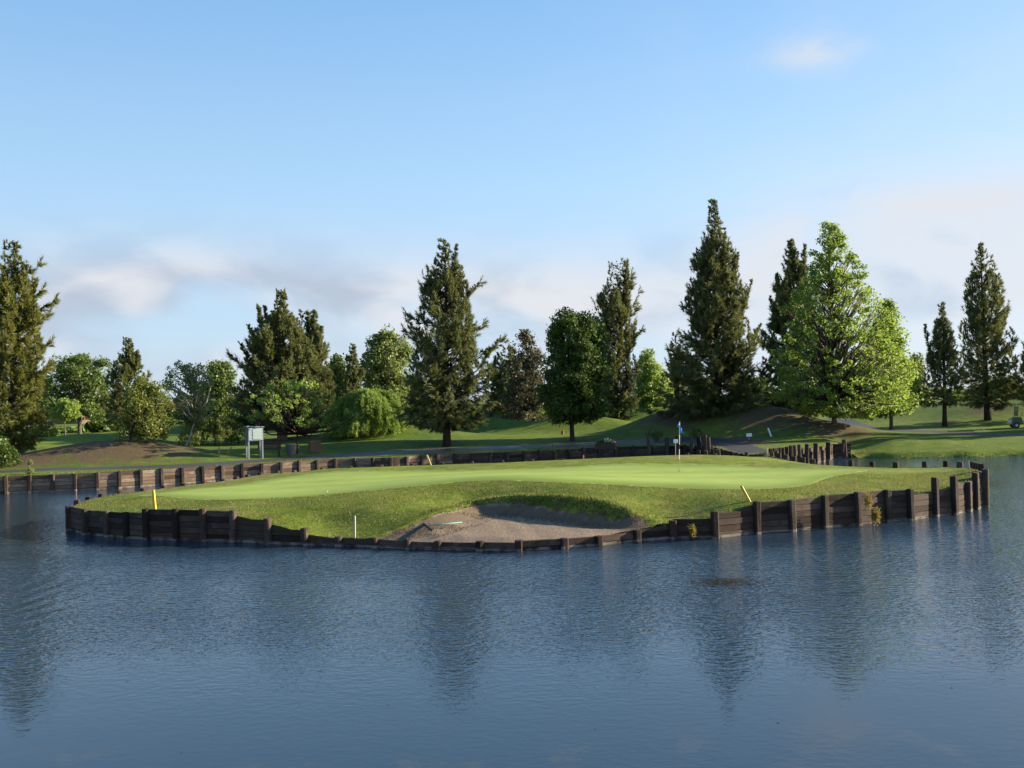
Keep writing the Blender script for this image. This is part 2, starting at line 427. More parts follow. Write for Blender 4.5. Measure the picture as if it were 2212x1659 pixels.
def terrain(region, zones, grid, zf, default, soilf=None, estep=0.5):
    """region: closed outline; zones: list of (name, closed poly, material, extra_z); default: (name, material)"""
    loops = [resample(region, estep, True)] + [resample(z[1], estep, True) for z in zones]
    G = np.array(grid)
    keep = inside(G, region)
    for lp in loops: keep &= seg_dist(G, lp + [lp[0]]) > 0.12
    G = G[keep]
    vs = [Vector(p) for p in G]; es = []
    for lp in loops:
        b = len(vs); vs += [Vector(p) for p in lp]; es += [(b + i, b + (i + 1) % len(lp)) for i in range(len(lp))]
    V, E, F, *_ = delaunay_2d_cdt(vs, es, [], 0, 1e-5)
    V = np.array([(v.x, v.y) for v in V]); F = np.array([f for f in F if len(f) == 3])
    Cn = V[F].mean(axis=1)
    F = F[inside(Cn, region)]; Cn = V[F].mean(axis=1)
    a, b, c = V[F[:, 0]], V[F[:, 1]], V[F[:, 2]]
    cross = (b[:, 0] - a[:, 0]) * (c[:, 1] - a[:, 1]) - (b[:, 1] - a[:, 1]) * (c[:, 0] - a[:, 0])
    F[cross < 0] = F[cross < 0][:, ::-1]
    zz = zf(V)
    lab = np.zeros(len(F), int)
    for i, z in enumerate(zones): lab[(lab == 0) & inside(Cn, z[1])] = i + 1
    objs = {}
    for i in range(len(zones) + 1):
        nm, mt = (default if i == 0 else (zones[i - 1][0], zones[i - 1][2]))
        f = F[lab == i]
        if not len(f): continue
        idx, inv = np.unique(f, return_inverse=True)
        co = np.column_stack([V[idx], zz[idx]])
        at = {'soil': soilf(V[idx])} if soilf is not None else None
        o = link(nm, np_mesh(nm, co, inv.ravel(), 3, mt, True, at)); tag(o, kind='structure'); objs[nm] = o
    return objs

# ---------------------------------------------------------------- the island's edge, posts measured along its foot
FRONT = [(142,1093,1147),(178,1100,1157),(225,1105,1161),(267,1107,1165),(311,1099,1167),(376,1099,1169),(435,1100,1171),
         (500,1103,1172),(574,1120,1177),(654,1142,1180),(728,1160,1182),(805,1162,1185),(876,1166,1188),(943,1170,1190),
         (1034,1170,1192),(1121,1168,1193),(1222,1163,1187),(1297,1159,1181),(1381,1145,1172),(1456,1125,1166),(1548,1105,1165),
         (1641,1084,1155),(1716,1080,1150),(1788,1071,1142),(1860,1063,1136),(1924,1058,1128),(1973,1057,1126),(2028,1031,1117),
         (2069,1029,1113),(2100,1041,1106),(2116,1021,1101),(2138,1013,1097)]
BAYTOP = [1097,1103,1106,1107,1100,1101,1103,1121,1143,1161,1162,1166,1170,1171,1171,1165,1160,1153,1146,1120,1104,1082,1075,1067,
          1061,1058,1067,1059,1044,1038,1020]
fp = []
for x, yt, yb in FRONT:
    p = at_z(x, yb, 0.0); fp.append((p.x, p.y, at_d(x, yt, p.y).z))
bt = []
for i, y in enumerate(BAYTOP):
    dd = (fp[i][1] + fp[i + 1][1]) / 2 + 0.2
    bt.append(at_d((FRONT[i][0] + FRONT[i + 1][0]) / 2, y, dd).z)
BACK = [(2107,1011,1.1),(2037,1007,1.0),(1940,1011,.95),(1843,1007,.92),(1771,1004,.92),(1713,995,.92),(1672,986,.95)]
bk = [tuple(at_z(*b)) for b in BACK]
bk_r = [fp[-1]] + [(p[0], p[1], p[2] + 0.10) for p in bk]
mid_b = [(15.2, 56.6, .98), (13.0, 56.8, .98), (9, 57.5, .95), (2, 58, .95), (-5, 57.5, .95), (-9.6, 56.2, .95)]
BL = [(633,1017,.95),(547,1026,.95),(486,1038,.93),(359,1053,.93),(297,1061,.93),(230,1068,.93),(186,1078,.93),(160,1085,.93)]
bl = [tuple(at_z(*b)) for b in BL]

def respace(pts, step, ztop=None):
    out = []; P = [Vector(p) for p in pts]
    acc = [0]
    for a, b in zip(P[:-1], P[1:]): acc.append(acc[-1] + (b.xy - a.xy).length)
    n = max(1, round(acc[-1] / step))
    for k in range(n + 1):
        s = acc[-1] * k / n; i = 0
        while i < len(P) - 2 and acc[i + 1] < s: i += 1
        t = (s - acc[i]) / max(1e-6, acc[i + 1] - acc[i]); out.append(tuple(P[i].lerp(P[i + 1], min(1, t))))
    return out

ring = fp + respace(bk_r, 1.25)[1:] + respace([bk_r[-1]] + mid_b + [bl[0]], 1.8)[1:] + respace([(p[0], p[1], p[2] + .06) for p in bl] , 1.25)[1:]
ring_xy = [p[:2] for p in ring]; NR = len(ring)
def outward(i, pts, closed=True):
    n = len(pts)
    a = Vector(pts[(i - 1) % n][:2]) if closed or i > 0 else Vector(pts[0][:2])
    b = Vector(pts[(i + 1) % n][:2]) if closed or i < n - 1 else Vector(pts[-1][:2])
    t = (b - a).normalized(); return Vector((t.y, -t.x))
edge = []                                                      # where the turf meets the boards
for i, p in enumerate(ring):
    nrm = outward(i, ring); edge.append((p[0] - nrm.x * 0.20, p[1] - nrm.y * 0.20))
ISLAND = edge

# ---------------------------------------------------------------- island surface from measured heights
ctl = []
for i in range(NR):
    j = (i + 1) % NR
    if i < len(bt): z = bt[i] - 0.03
    else: z = min(ring[i][2], ring[j][2]) - 0.10
    if 4 <= i <= 6: z = 0.93
    if i in (7,): z = 0.78
    if i == 8: z = 0.55
    if i in (27, 28, 29, 30): z = min(z, 1.12)
    ctl.append(((edge[i][0] + edge[j][0]) / 2, (edge[i][1] + edge[j][1]) / 2, z))
MEAS = [(1080,1040,1.45),(998,1041,1.42),(890,1051,1.32),(755,1065,1.15),(647,1074,1.07),(512,1080,1.02),(400,1082,1.0),(305,1070,1.0),
        (1213,1041.6,1.43),(1321,1047.5,1.32),(1429,1053,1.22),(1536,1056,1.17),(1618,1057,1.14),(1750,1047,1.14),(1790,1032,1.15),(1872,1015.5,1.15),
        (1990,1018,1.05),(2050,1030,1.1),(1469,1018,1.22),(1300,1022,1.25),(1150,1024,1.28),(1000,1024,1.2),(850,1032,1.1),(700,1045,1.05),(600,1050,1.0),
        (1650,1030,1.18),(1469,1003,1.30),(1484,983,1.46),(1376,987,1.42),(1237,996,1.36),(1150,1003,1.30),(1000,1011,1.2),(850,1009,1.12),(700,1013,1.05),
        (1577,985,1.42),(1645,989,1.25),(1577,1004,1.27),(512,1046,1.0),(593,1032,1.0),(560,1108,.88),(620,1100,.95),(700,1100,.92),(700,1128,.55),(800,1105,.88),(800,1135,.52),
        (900,1100,.92),(1024,1096,.74),(1105,1084,.93),(1172,1080,1.05),(1254,1085,1.05),(1321,1095,.97),(1364,1107,.85),(1402,1123,.62),(1090,1065,1.15),(1250,1062,1.24),
        (1450,1085,.88),(1500,1100,.72),(1560,1085,.98),(1440,1110,.62),(1600,1075,1.05)]
ctl += [tuple(at_z(*q)) for q in MEAS]
ctl = np.array(ctl)
def tps_fit(C, lam=0.02):
    n = len(C); D = np.hypot(C[:, None, 0] - C[None, :, 0], C[:, None, 1] - C[None, :, 1])
    K = np.where(D > 0, D ** 2 * np.log(D + 1e-9), 0) + lam * np.eye(n)
    Pm = np.column_stack([np.ones(n), C[:, 0], C[:, 1]])
    A = np.zeros((n + 3, n + 3)); A[:n, :n] = K; A[:n, n:] = Pm; A[n:, :n] = Pm.T
    return np.linalg.solve(A, np.concatenate([C[:, 2], np.zeros(3)]))
TW = tps_fit(ctl, 0.6)
def tps(P):
    out = np.zeros(len(P))
    for s in range(0, len(P), 4000):
        Q = P[s:s + 4000]; D = np.hypot(Q[:, None, 0] - ctl[None, :, 0], Q[:, None, 1] - ctl[None, :, 1])
        out[s:s + 4000] = np.where(D > 0, D ** 2 * np.log(D + 1e-9), 0) @ TW[:-3] + TW[-3] + Q @ TW[-2:]
    return out
LIP = [(809,1157,.36),(860,1147,.42),(912,1137,.46),(960,1122,.54),(1000,1106,.64),(1024,1096,.72),(1105,1084,.90),(1172,1080,1.02),(1254,1085,1.02),(1321,1095,.94),
       (1364,1107,.82),(1402,1123,.60),(1420,1143,.35)]
lip = spline([at_z(*q).xy for q in LIP], 5)
front_e = [e for i, e in enumerate(edge) if 11 <= i <= 17]
SAND = [p for p in lip] + [(x, y + 0.02) for x, y in reversed(front_e)]
lip_m = [p for p in lip]
_rs = np.random.RandomState(5)
def wob(P, s, seed):
    """cheap smooth random field"""
    r = np.random.RandomState(seed); o = np.zeros(len(P))
    for k in range(9):
        f = s * (0.6 + 1.5 * r.rand()); a = r.rand() * 6.283; o += np.sin((P[:, 0] * math.cos(a) + P[:, 1] * math.sin(a)) * f + r.rand() * 6.283)
    return o / 9
def z_island(P):
    z = tps(P) + 0.012 * wob(P, 1.2, 3)
    ins = inside(P, SAND); dl = seg_dist(P, lip_m)
    xx = P[:, 0]
    width = 0.62 + 1.1 * smooth((-.2 - xx) / 3.0) + .12 * wob(P, 1.5, 14)
    s = smooth(dl / width) * ins
    zs = 0.29 + 0.055 * np.clip(P[:, 1] - 29.6, 0, 9) + 0.02 * wob(P, 2.5, 8)
    z = z * (1 - s) + np.minimum(z, zs) * s + 0.03 * s * wob(P, 5.0, 12)
    # turf lip stands a little proud of the sand
    z += np.where(~ins, 0.06 * np.exp(-(dl / 0.35) ** 2), 0)
    return z
GREEN = [(300,1069,1.0),(360,1074,1.0),(430,1080,1.0),(512,1080,1.02),(647,1074,1.07),(755,1065,1.15),(890,1051,1.32),(998,1041,1.42),(1080,1039,1.45),(1213,1042,1.43),
         (1321,1047.5,1.32),(1429,1053,1.22),(1536,1056,1.17),(1618,1057.5,1.14),(1700,1054,1.14),(1750,1047,1.14),(1790,1032,1.15),(1850,1021,1.15),(1875,1016,1.15),(1840,1013,1.17),
         (1689,1010,1.22),(1577,1004,1.27),(1469,1002.6,1.30),(1330,1003,1.31),(1237,1008,1.28),(1106,1014,1.22),(960,1017,1.15),(809,1018,1.1),(700,1022,1.04),(593,1032.6,1.0),(512,1046,1.0),(400,1056,1.0)]
green = spline([at_z(*q).xy for q in GREEN], 4, True)
cg = np.array(green).mean(axis=0)
fringe = []
for x, y in green:
    v = Vector((x - cg[0], y - cg[1])); L = v.length; k = 0.9 if y < cg[1] else 2.6
    q = v * ((L + k) / L); fringe.append((cg[0] + q.x, cg[1] + q.y))
fr_in = inside(np.array(fringe), ISLAND)
fringe = [f if ok else g for f, g, ok in zip(fringe, green, fr_in)]
r_ = np.random.RandomState(2)
gx = []
y_ = 28.6
while y_ < 59:
    st = 0.17 if y_ < 40 else 0.3
    n = int(38 / st); xs_ = -19 + st * (np.arange(n) + 0.5 * (int(y_ / st) % 2)) + r_.uniform(-.04, .04, n)
    gx += [(a, y_ + b) for a, b in zip(xs_, r_.uniform(-.04, .04, n))]
    y_ += st
_w = random.Random(4); SANDM = []
for x, y in resample(lip, .22):
    k = (.10 + .30 * float(smooth(np.array((x + 1.6) / 2.0))) * (1 if x < 4.1 else .4)) + _w.uniform(-.07, .07)
    v = Vector((1.2 - x, 31.2 - y)); v = v.normalized() * k; SANDM.append((x + v.x, y + v.y))
SANDM += [(x, y + 0.02) for x, y in reversed(front_e)]
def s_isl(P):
    s = np.where(inside(P, SAND), np.where(inside(P, SANDM), np.clip(1.15 - (seg_dist(P, lip_m) - .3) / 1.1, 0, 1), np.clip(seg_dist(P, lip_m) * 1.2, 0, .6)), 0)  # on the sand this also carries the painted shade below the lip
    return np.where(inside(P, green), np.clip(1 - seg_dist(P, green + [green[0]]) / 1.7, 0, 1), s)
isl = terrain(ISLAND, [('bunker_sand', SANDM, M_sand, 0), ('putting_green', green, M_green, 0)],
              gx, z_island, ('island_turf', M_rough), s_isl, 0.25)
# soil skirt below the turf edge
def skirt(name, line, zf, zb, mat, closed):
    L = np.array(line); z = zf(L); n = len(L)
    v = np.vstack([np.column_stack([L, z - 0.01]), np.column_stack([L, np.full(n, zb)])])
    f = []
    for i in range(n if closed else n - 1):
        j = (i + 1) % n; f += [i, i + n, j + n, j]
    o = link(name, np_mesh(name, v, f, 4, mat)); tag(o, kind='structure'); return o
skirt('island_bank_soil', ISLAND, z_island, -1.2, M_dirt, True)

# ---------------------------------------------------------------- the far shore
WALL_PX = [(-260,1047),(0,1030),(215,1021),(350,1013),(500,1004),(600,999),(740,991),(850,988),(960,981),(1100,976),(1200,971),(1290,966),(1400,963),(1500,962)]
wl = [at_z(x, y, 0.98) for x, y in WALL_PX]
wl = [(p.x, p.y, 0.98) for p in wl] + [(13.0, 69.0, 1.0)]
wall_line = spline(wl, 5)
CW_L = [(13.0, 69.0), (13.0, 57.2)]
CW_R = [(15.4, 57.3), (15.0 + .25, 58.2), (16.3, 59.1), (18.1, 61.4), (20.1, 63.6), (21.4, 66.4), (22.6, 66.6)]
nat = [tuple(at_z(1850, 990, 0).xy), tuple(at_z(1935, 991, 0).xy), tuple(at_z(2030, 989, 0).xy), tuple(at_z(2120, 988, 0).xy), tuple(at_z(2212, 985, 0).xy), (46, 61.5), (75, 57), (150, 40)]
shore_f = wall_line + CW_L[1:] + [(15.4, 57.3)] + CW_R[1:]
shore_w = []                                                   # turf edge lies behind the boards
for i, q in enumerate(shore_f):
    nr = outward(i, shore_f, False); shore_w.append((q[0] - nr.x * .20, q[1] - nr.y * .20))
nat_s = spline([CW_R[-1]] + nat, 5)
shore = shore_w + nat_s[1:]
left_ext = [(-150, 20), (-80, 38)]
LAND = left_ext + shore + [(1300, 40), (1900, 2600), (-1900, 2600), (-1300, 40)]
MOUNDS = [(265,951,66,5.0,2.4,1.0),(90,988,64,3.0,1.8,.9),(420,983,68,2.6,1.6,.3),(215,941,84,5,2.6,0),
          (745,934,88,5.5,3.0,.75),(830,953,76,5,2.4,.4),(1000,957,76.5,5,2.0,.25),(1455,887,82,4.0,3.4,.8),(1664,881,79,4.3,3.2,.85),
          (1803,922,74.5,3.4,2.6,.8),(1900,957,68,4,1.8,.3),
          (1020,901,92,5,2.2,0),(1116,882,108,6,2.6,0),(1262,899,90,5,2.0,.15),(1310,878,108,6,2.6,0),(1405,879,106,6,3.2,0),(885,925,84,5,2.2,0),
          (2020,880,100,9,4.5,0),(2240,857,92,9,5.5,.1),(1900,886,125,12,5,0),(560,905,120,14,5,0),(-60,950,80,8,4,0)]
SOILS = [(1585,960,70,2.5,4.5,1.2),(612,945,84,1.6,1.4,1.0),(662,935,87,3,1.6,1.0),(966,962,72,1.5,1.2,.8),(1155,930,98,1.8,1.4,.8),(1236,938,78,1.5,1.2,.8),(1331,930,84,1.5,1.2,.7),
         (283,960,66,1.3,1.,.9),(2041,905,86,1.5,1.2,.8),(2133,895,89,2.5,2,.8),(1552,906,80,3,2,.9),(1760,960,67,4,1.6,.55),(2060,965,65.5,7,1.0,.35),(30,1000,62,3,1.5,.5)]
def base_land(P):
    dw = seg_dist(P, shore)
    zw = 0.97 + 0.05 * smooth(dw / 2) + 0.35 * smooth(dw / 16) + 0.30 * smooth(dw / 90)
    zn = -0.25 + 0.55 * smooth(dw / 0.8) + 0.55 * smooth(dw / 6) + 0.35 * smooth(dw / 18) + 0.3 * smooth(dw / 90)
    k = smooth((P[:, 0] - 21.6) / 1.6)
    return zw * (1 - k) + zn * k
mnd = []
for x, y, dd, sx_, sy_, so_ in MOUNDS:
    p = at_d(x, y, dd); b = base_land(np.array([[p.x, p.y]]))[0]
    mnd.append((p.x, p.y, max(0.12, p.z - b), sx_, sy_, so_))
sls = [(at_d(x, y, dd).x, dd, sx_, sy_, so_) for x, y, dd, sx_, sy_, so_ in SOILS]
def z_land(P):
    P = np.asarray(P, float); z = base_land(P)
    dw = seg_dist(P, shore)
    for mx, my, a, sx_, sy_, _ in mnd:
        e = ((P[:, 0] - mx) / sx_) ** 2 + ((P[:, 1] - my) / sy_) ** 2
        z = z + a * np.exp(-e * 0.8) * smooth(dw / 4)
    far = smooth((P[:, 1] - 85) / 60)
    z = z + far * 0.5 * wob(P, 0.09, 21) + 0.05 * smooth(dw / 4) * wob(P, 0.5, 22)
    return z
def s_land(P):
    s = np.zeros(len(P))
    for mx, my, a, sx_, sy_, k in mnd:
        if k: s = np.maximum(s, k * np.exp(-0.55 * (((P[:, 0] - mx) / sx_) ** 2 + ((P[:, 1] - my + .8) / (sy_ * 1.35)) ** 2)))
    for mx, my, sx_, sy_, k in sls:
        s = np.maximum(s, k * np.exp(-0.8 * (((P[:, 0] - mx) / sx_) ** 2 + ((P[:, 1] - my) / sy_) ** 2)))
    return s
def zl(x, y): return float(z_land(np.array([[x, y]]))[0])
def ribbon(c, hw):
    c = [Vector(p) for p in c]; L, R_ = [], []
    for i, p in enumerate(c):
        t = (c[min(i + 1, len(c) - 1)] - c[max(i - 1, 0)]).normalized(); n = Vector((-t.y, t.x)); h = hw[i] if hasattr(hw, '__len__') else hw
        L.append(tuple(p + n * h)); R_.append(tuple(p - n * h))
    return L + R_[::-1]
pc = [(-62, 46)] + [tuple(at_z(x, y, 1.15).xy) for x, y in [(0,1016),(150,1010.5),(300,1005),(430,999.5)]] + [(-15.5, 64.0), (-10.5, 67.2), (-5.5, 69.6), (0.2, 71.6), (5.5, 73.2), (10.0, 74.2), (13.6, 73.0), (14.9, 69.0), (14.6, 64), (14.2, 58)]
pcs = spline(pc, 4)
hw = [0.95 if p[0] < -16 else (0.95 + (min(1, (p[0] + 16) / 6)) * 0.85) for p in pcs]
hw = [1.0 if p[1] < 68.5 and p[0] > 10 else h for p, h in zip(pcs, hw)]
PATH = ribbon(pcs, hw)
p2 = [tuple(at_z(x, y, z).xy) for x, y, z in [(1800,903,1.8),(1850,911,1.75),(1870,919,1.6),(1980,921,1.55),(2070,923,1.5),(2150,925,1.5),(2290,922,1.5)]]
PATH2 = ribbon(spline(p2, 4), 1.4)
gl_ = []
y_ = 44.0
while y_ < 2500:
    st = 0.6 if y_ < 92 else 0.6 + (y_ - 92) * 0.035
    hwid = 0.62 * y_ + 22; sx_ = max(0.75, st * 1.1); n = int(2 * hwid / sx_)
    xs_ = -hwid + sx_ * (np.arange(n) + 0.5 * (len(gl_) % 2)) + r_.uniform(-.1, .1, n)
    gl_ += [(a, y_ + b) for a, b in zip(xs_, r_.uniform(-.1, .1, n))]
    y_ += st
land = terrain(LAND, [('cart_path', PATH, M_path, 0), ('distant_cart_path', PATH2, M_path, 0)], gl_, z_land, ('fairway_ground', M_lawn), s_land, 0.8)
skirt('shore_bank_soil', [p for p in shore_w], z_land, -1.2, M_dirt, False)

# ---------------------------------------------------------------- water
wm = bpy.data.meshes.new('pond_water')
wm.from_pydata([(-400, -150, 0), (400, -150, 0), (400, 90, 0), (-400, 90, 0)], [], [(0, 1, 2, 3)]); wm.materials.append(M_water)
tag(link('water', wm), kind='structure')
# pond bed, for completeness of the bank below the surface
bm_ = bpy.data.meshes.new('pond_bed'); bm_.from_pydata([(-400, -150, -1.2), (400, -150, -1.2), (400, 90, -1.2), (-400, 90, -1.2)], [], [(0, 1, 2, 3)]); bm_.materials.append(M_dirt)
tag(link('pond_bed', bm_), kind='structure')

# ---------------------------------------------------------------- timber walls
def plank_mesh(seed, mat=None):
    r = random.Random(seed); vs = []; n = 5
    for i in range(n + 1):
        x = -0.5 + i / n
        j = lambda s: r.uniform(-s, s)
        for (yy, zz) in ((-.04, -.090), (-.04, .080), (-.028, .092), (.04, .092), (.04, -.092)):
            vs.append((x, yy + j(.006), zz + j(.004)))
    fs = []
    for i in range(n):
        for k in range(5):
            l = (k + 1) % 5; fs.append((i * 5 + k, (i + 1) * 5 + k, (i + 1) * 5 + l, i * 5 + l))
    fs += [(0, 1, 2, 3, 4), tuple(n * 5 + k for k in (4, 3, 2, 1, 0))]
    me = bpy.data.meshes.new('plank'); me.from_pydata(vs, [], fs); me.update(); me.materials.append(mat or M_plank); return me
PLANKS_NEAR = [plank_mesh(i) for i in range(6)]; PLANKS_FAR = [plank_mesh(i, M_plank_far) for i in range(6)]; PLANKS = PLANKS_NEAR
def post_mesh(seed, sq=0.11):
    """unit-height post, local z from 0 (top) down to -1"""
    r = random.Random(seed); vs = []; n = 4
    zs = [0, -0.012, -0.25, -0.6, -1.0]
    for i, z in enumerate(zs):
        k = sq - (0.018 if i == 0 else 0)
        for a, b in ((-k, -k * .6), (-k * .6, -k), (k * .6, -k), (k, -k * .6), (k, k * .6), (k * .6, k), (-k * .6, k), (-k, k * .6)):
            vs.append((a + r.uniform(-.006, .006), b + r.uniform(-.006, .006), z + (r.uniform(-.006, .006) if i == 0 else 0)))
    fs = [tuple(range(8))]
    for i in range(4):
        for k in range(8):
            l = (k + 1) % 8; fs.append((i * 8 + k, (i + 1) * 8 + k, (i + 1) * 8 + l, i * 8 + l))
    me = bpy.data.meshes.new('post'); me.from_pydata(vs, [], fs); me.update(); me.materials.append(M_post); return me
POSTS = [post_mesh(i) for i in range(6)]
rw = random.Random(11)
def put_post(parent, x, y, ztop, ang=0.0, h=None, k=1.0, lean=0.02):
    o = link('post', rw.choice(POSTS), parent)
    o.location = Vector((x, y, ztop)) - parent.location
    o.scale = (k, k, h or (ztop + 0.7)); o.rotation_euler = (rw.uniform(-lean, lean), rw.uniform(-lean, lean), ang)
    return o
def put_planks(parent, a, b, ztop, ang, zbot=-0.25, off=0.19, n=None, hh=0.2):
    """boards between two post faces a and b (xy Vectors)"""
    c = (a + b) / 2 - n * off; L = (b - a).length; z = ztop - hh / 2
    while z > zbot:
        o = link('plank', rw.choice(PLANKS), parent)
        o.location = Vector((c.x - n.x * rw.uniform(-.012, .012), c.y - n.y * rw.uniform(-.012, .012), z)) - parent.location
        o.scale = (L + 0.02, 1, hh / 0.2); o.rotation_euler = (0, rw.uniform(-.006, .006), ang)
        z -= hh
def wall(parent, pts, tops, closed=False, post_extra=0.0, posts=True, post_skip=()):
    n = len(pts)
    for i in range(n):
        nr = outward(i, pts, closed); ang = math.atan2(-nr.x, nr.y) + math.pi
        if posts and i not in post_skip:
            put_post(parent, pts[i][0] - nr.x * 0.11, pts[i][1] - nr.y * 0.11, pts[i][2] + (post_extra[i] if hasattr(post_extra, '__len__') else post_extra) + rw.uniform(-.012, .012), ang + rw.uniform(-.06, .06))
        if i < n - 1 or closed:
            a = Vector(pts[i][:2]); b = Vector(pts[(i + 1) % n][:2]); t = (b - a).normalized(); nn = Vector((t.y, -t.x))
            put_planks(parent, a, b, tops[i], math.atan2(t.y, t.x), n=nn)
iw = empty('retaining_wall', (fp[15][0], fp[15][1], 0), 'stepped dark timber wall of posts and boards enclosing the island green', 'wall')
tops = []
for i in range(NR):
    j = (i + 1) % NR
    tops.append(bt[i] if i < len(bt) else min(ring[i][2], ring[j][2]) - (0.09 if i < 31 + 14 else 0.06))
# posts beyond the front stand clear of the boards
wall(iw, ring, tops, True, post_extra=[0.0 if i < 32 else (0.16 if ring[i][0] > 11 else .04) for i in range(NR)])

far_pts = respace([(x, y, 0.98) for x, y in wall_line], 1.19)
far_pts = [(x, y, z + rw.uniform(-.02, .05)) for x, y, z in far_pts]
k_split = next(i for i, p in enumerate(far_pts) if p[0] > -4.5)
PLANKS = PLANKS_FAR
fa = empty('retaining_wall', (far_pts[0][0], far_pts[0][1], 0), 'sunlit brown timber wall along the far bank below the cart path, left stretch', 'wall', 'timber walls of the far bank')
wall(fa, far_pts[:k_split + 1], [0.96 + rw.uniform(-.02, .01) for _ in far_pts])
PLANKS = PLANKS_NEAR
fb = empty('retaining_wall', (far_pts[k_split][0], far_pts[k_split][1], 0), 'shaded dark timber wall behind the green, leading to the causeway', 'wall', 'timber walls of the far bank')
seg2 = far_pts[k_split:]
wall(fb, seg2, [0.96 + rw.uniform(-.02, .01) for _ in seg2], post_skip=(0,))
# causeway sides
ca = empty('causeway_wall', (13.0, 63, 0), 'dark timber side wall of the causeway with tall posts left of the flag stick', 'wall', 'timber walls of the causeway')
lp = [(13.0, 69.0 - 1.45 * i, 1.02) for i in range(9)]
wall(ca, lp, [0.98] * 9, post_skip=(0,))
for x, yt, dd in [(1401,942,69.3),(1440,944,69.3),(1463,941,69.3),(1494,943,69),(1509,943,67.5),(1522,940,66),(1530,944,64)]:
    p = at_d(x, yt, dd); put_post(ca, p.x, p.y, p.z, rw.uniform(-.2, .2), h=p.z + 0.4, k=1.1)
for x, yt, dd in [(1485,978,58.4),(1509,972,58.3),(1525,973,58.2),(1538,969,58),(1545,970,57.7),(1552,971,57.4)]:
    p = at_d(x, yt, dd); put_post(ca, p.x, p.y, p.z, rw.uniform(-.2, .2), h=p.z + 0.4, k=.85)
cb = empty('causeway_wall', (18.1, 61.4, 0), 'curved row of upright timber posts and boards right of the causeway', 'wall', 'timber walls of the causeway')
rp = [(x, y, 1.0) for x, y in CW_R]
wall(cb, rp, [0.55, 0.6, 0.65, 0.75, 0.9, 0.95], posts=False)
for x, yt in [(1663,969),(1669,968.5),(1673,968),(1677,968),(1683,967),(1690,966.5),(1698,965),(1707,962),(1715,961.5),(1725,960),(1742,959),(1761,957),(1788,955),(1822,949)]:
    dd = 57.8 + (x - 1663) / 125 * 5.6 if x < 1790 else 66.3
    p = at_d(x, yt, dd); put_post(cb, p.x, p.y - .1, p.z, rw.uniform(-.3, .3), h=p.z + 0.6, k=.95 if x < 1735 else 1.15, lean=.04)

# ================================================================== TREES
def unit(v): return v / (np.linalg.norm(v, axis=-1, keepdims=True) + 1e-9)
def leaf_tris(base, tip, wv):
    n = len(base); v = np.empty((n, 3, 3), np.float32); v[:, 0] = base - wv; v[:, 1] = base + wv; v[:, 2] = tip
    return v.reshape(-1, 3)
def tri_mesh(name, V, tint, mat):
    return np_mesh(name, V, np.arange(len(V)), 3, mat, False, {'tint': np.repeat(tint, 3)})
def quad_mesh(name, V, tint, mat):
    return np_mesh(name, V, np.arange(len(V)), 4, mat, False, {'tint': np.repeat(tint, 4)})

def wood_mesh(name, tubes, mat):
    """tubes: list of (points, radii, sides)"""
    mb = MB()
    for p, r, n in tubes: mb.tube(p, r, n)
    return mb.mesh(name, mat, True)

def envelope(px, dist, base):
    """px rows: (y, x_left, x_right) in the picture; returns z, left reach, right reach relative to the base"""
    Z, L, R = [], [], []
    for y, xl, xr in px:
        a = at_d(xl, y, dist); b = at_d(xr, y, dist)
        Z.append((a.z + b.z) / 2 - base.z); L.append(base.x - a.x); R.append(b.x - base.x)
    o = np.argsort(Z); return np.array(Z)[o], np.array(L)[o], np.array(R)[o]
def env_r(E, z, az):
    Z, L, R = E; l = np.interp(z, Z, L); r = np.interp(z, Z, R)
    c = np.cos(az); m_ = (l + r) / 2
    return m_, (r - l) / 2, c

def needles(r, O, A, L, k, spread, ln, wd, droop):
    """k needle sprays along each tuft axis"""
    n = len(O); u = r.rand(n, k, 1)
    if hasattr(ln, '__len__'): ln = ln[:, None, None]
    base = O[:, None] + A[:, None] * L[:, None, None] * (u * 0.85)
    d = unit(A[:, None] + spread * r.randn(n, k, 3)); d[..., 2] -= droop; d = unit(d)
    l = ln * (0.6 + 0.8 * r.rand(n, k, 1)) * (1.15 - 0.5 * u)
    tip = base + d * l
    wv = unit(np.cross(d, r.randn(n, k, 3))) * wd * (0.6 + 0.8 * r.rand(n, k, 1))
    return leaf_tris(base.reshape(-1, 3), tip.reshape(-1, 3), wv.reshape(-1, 3)), n * k

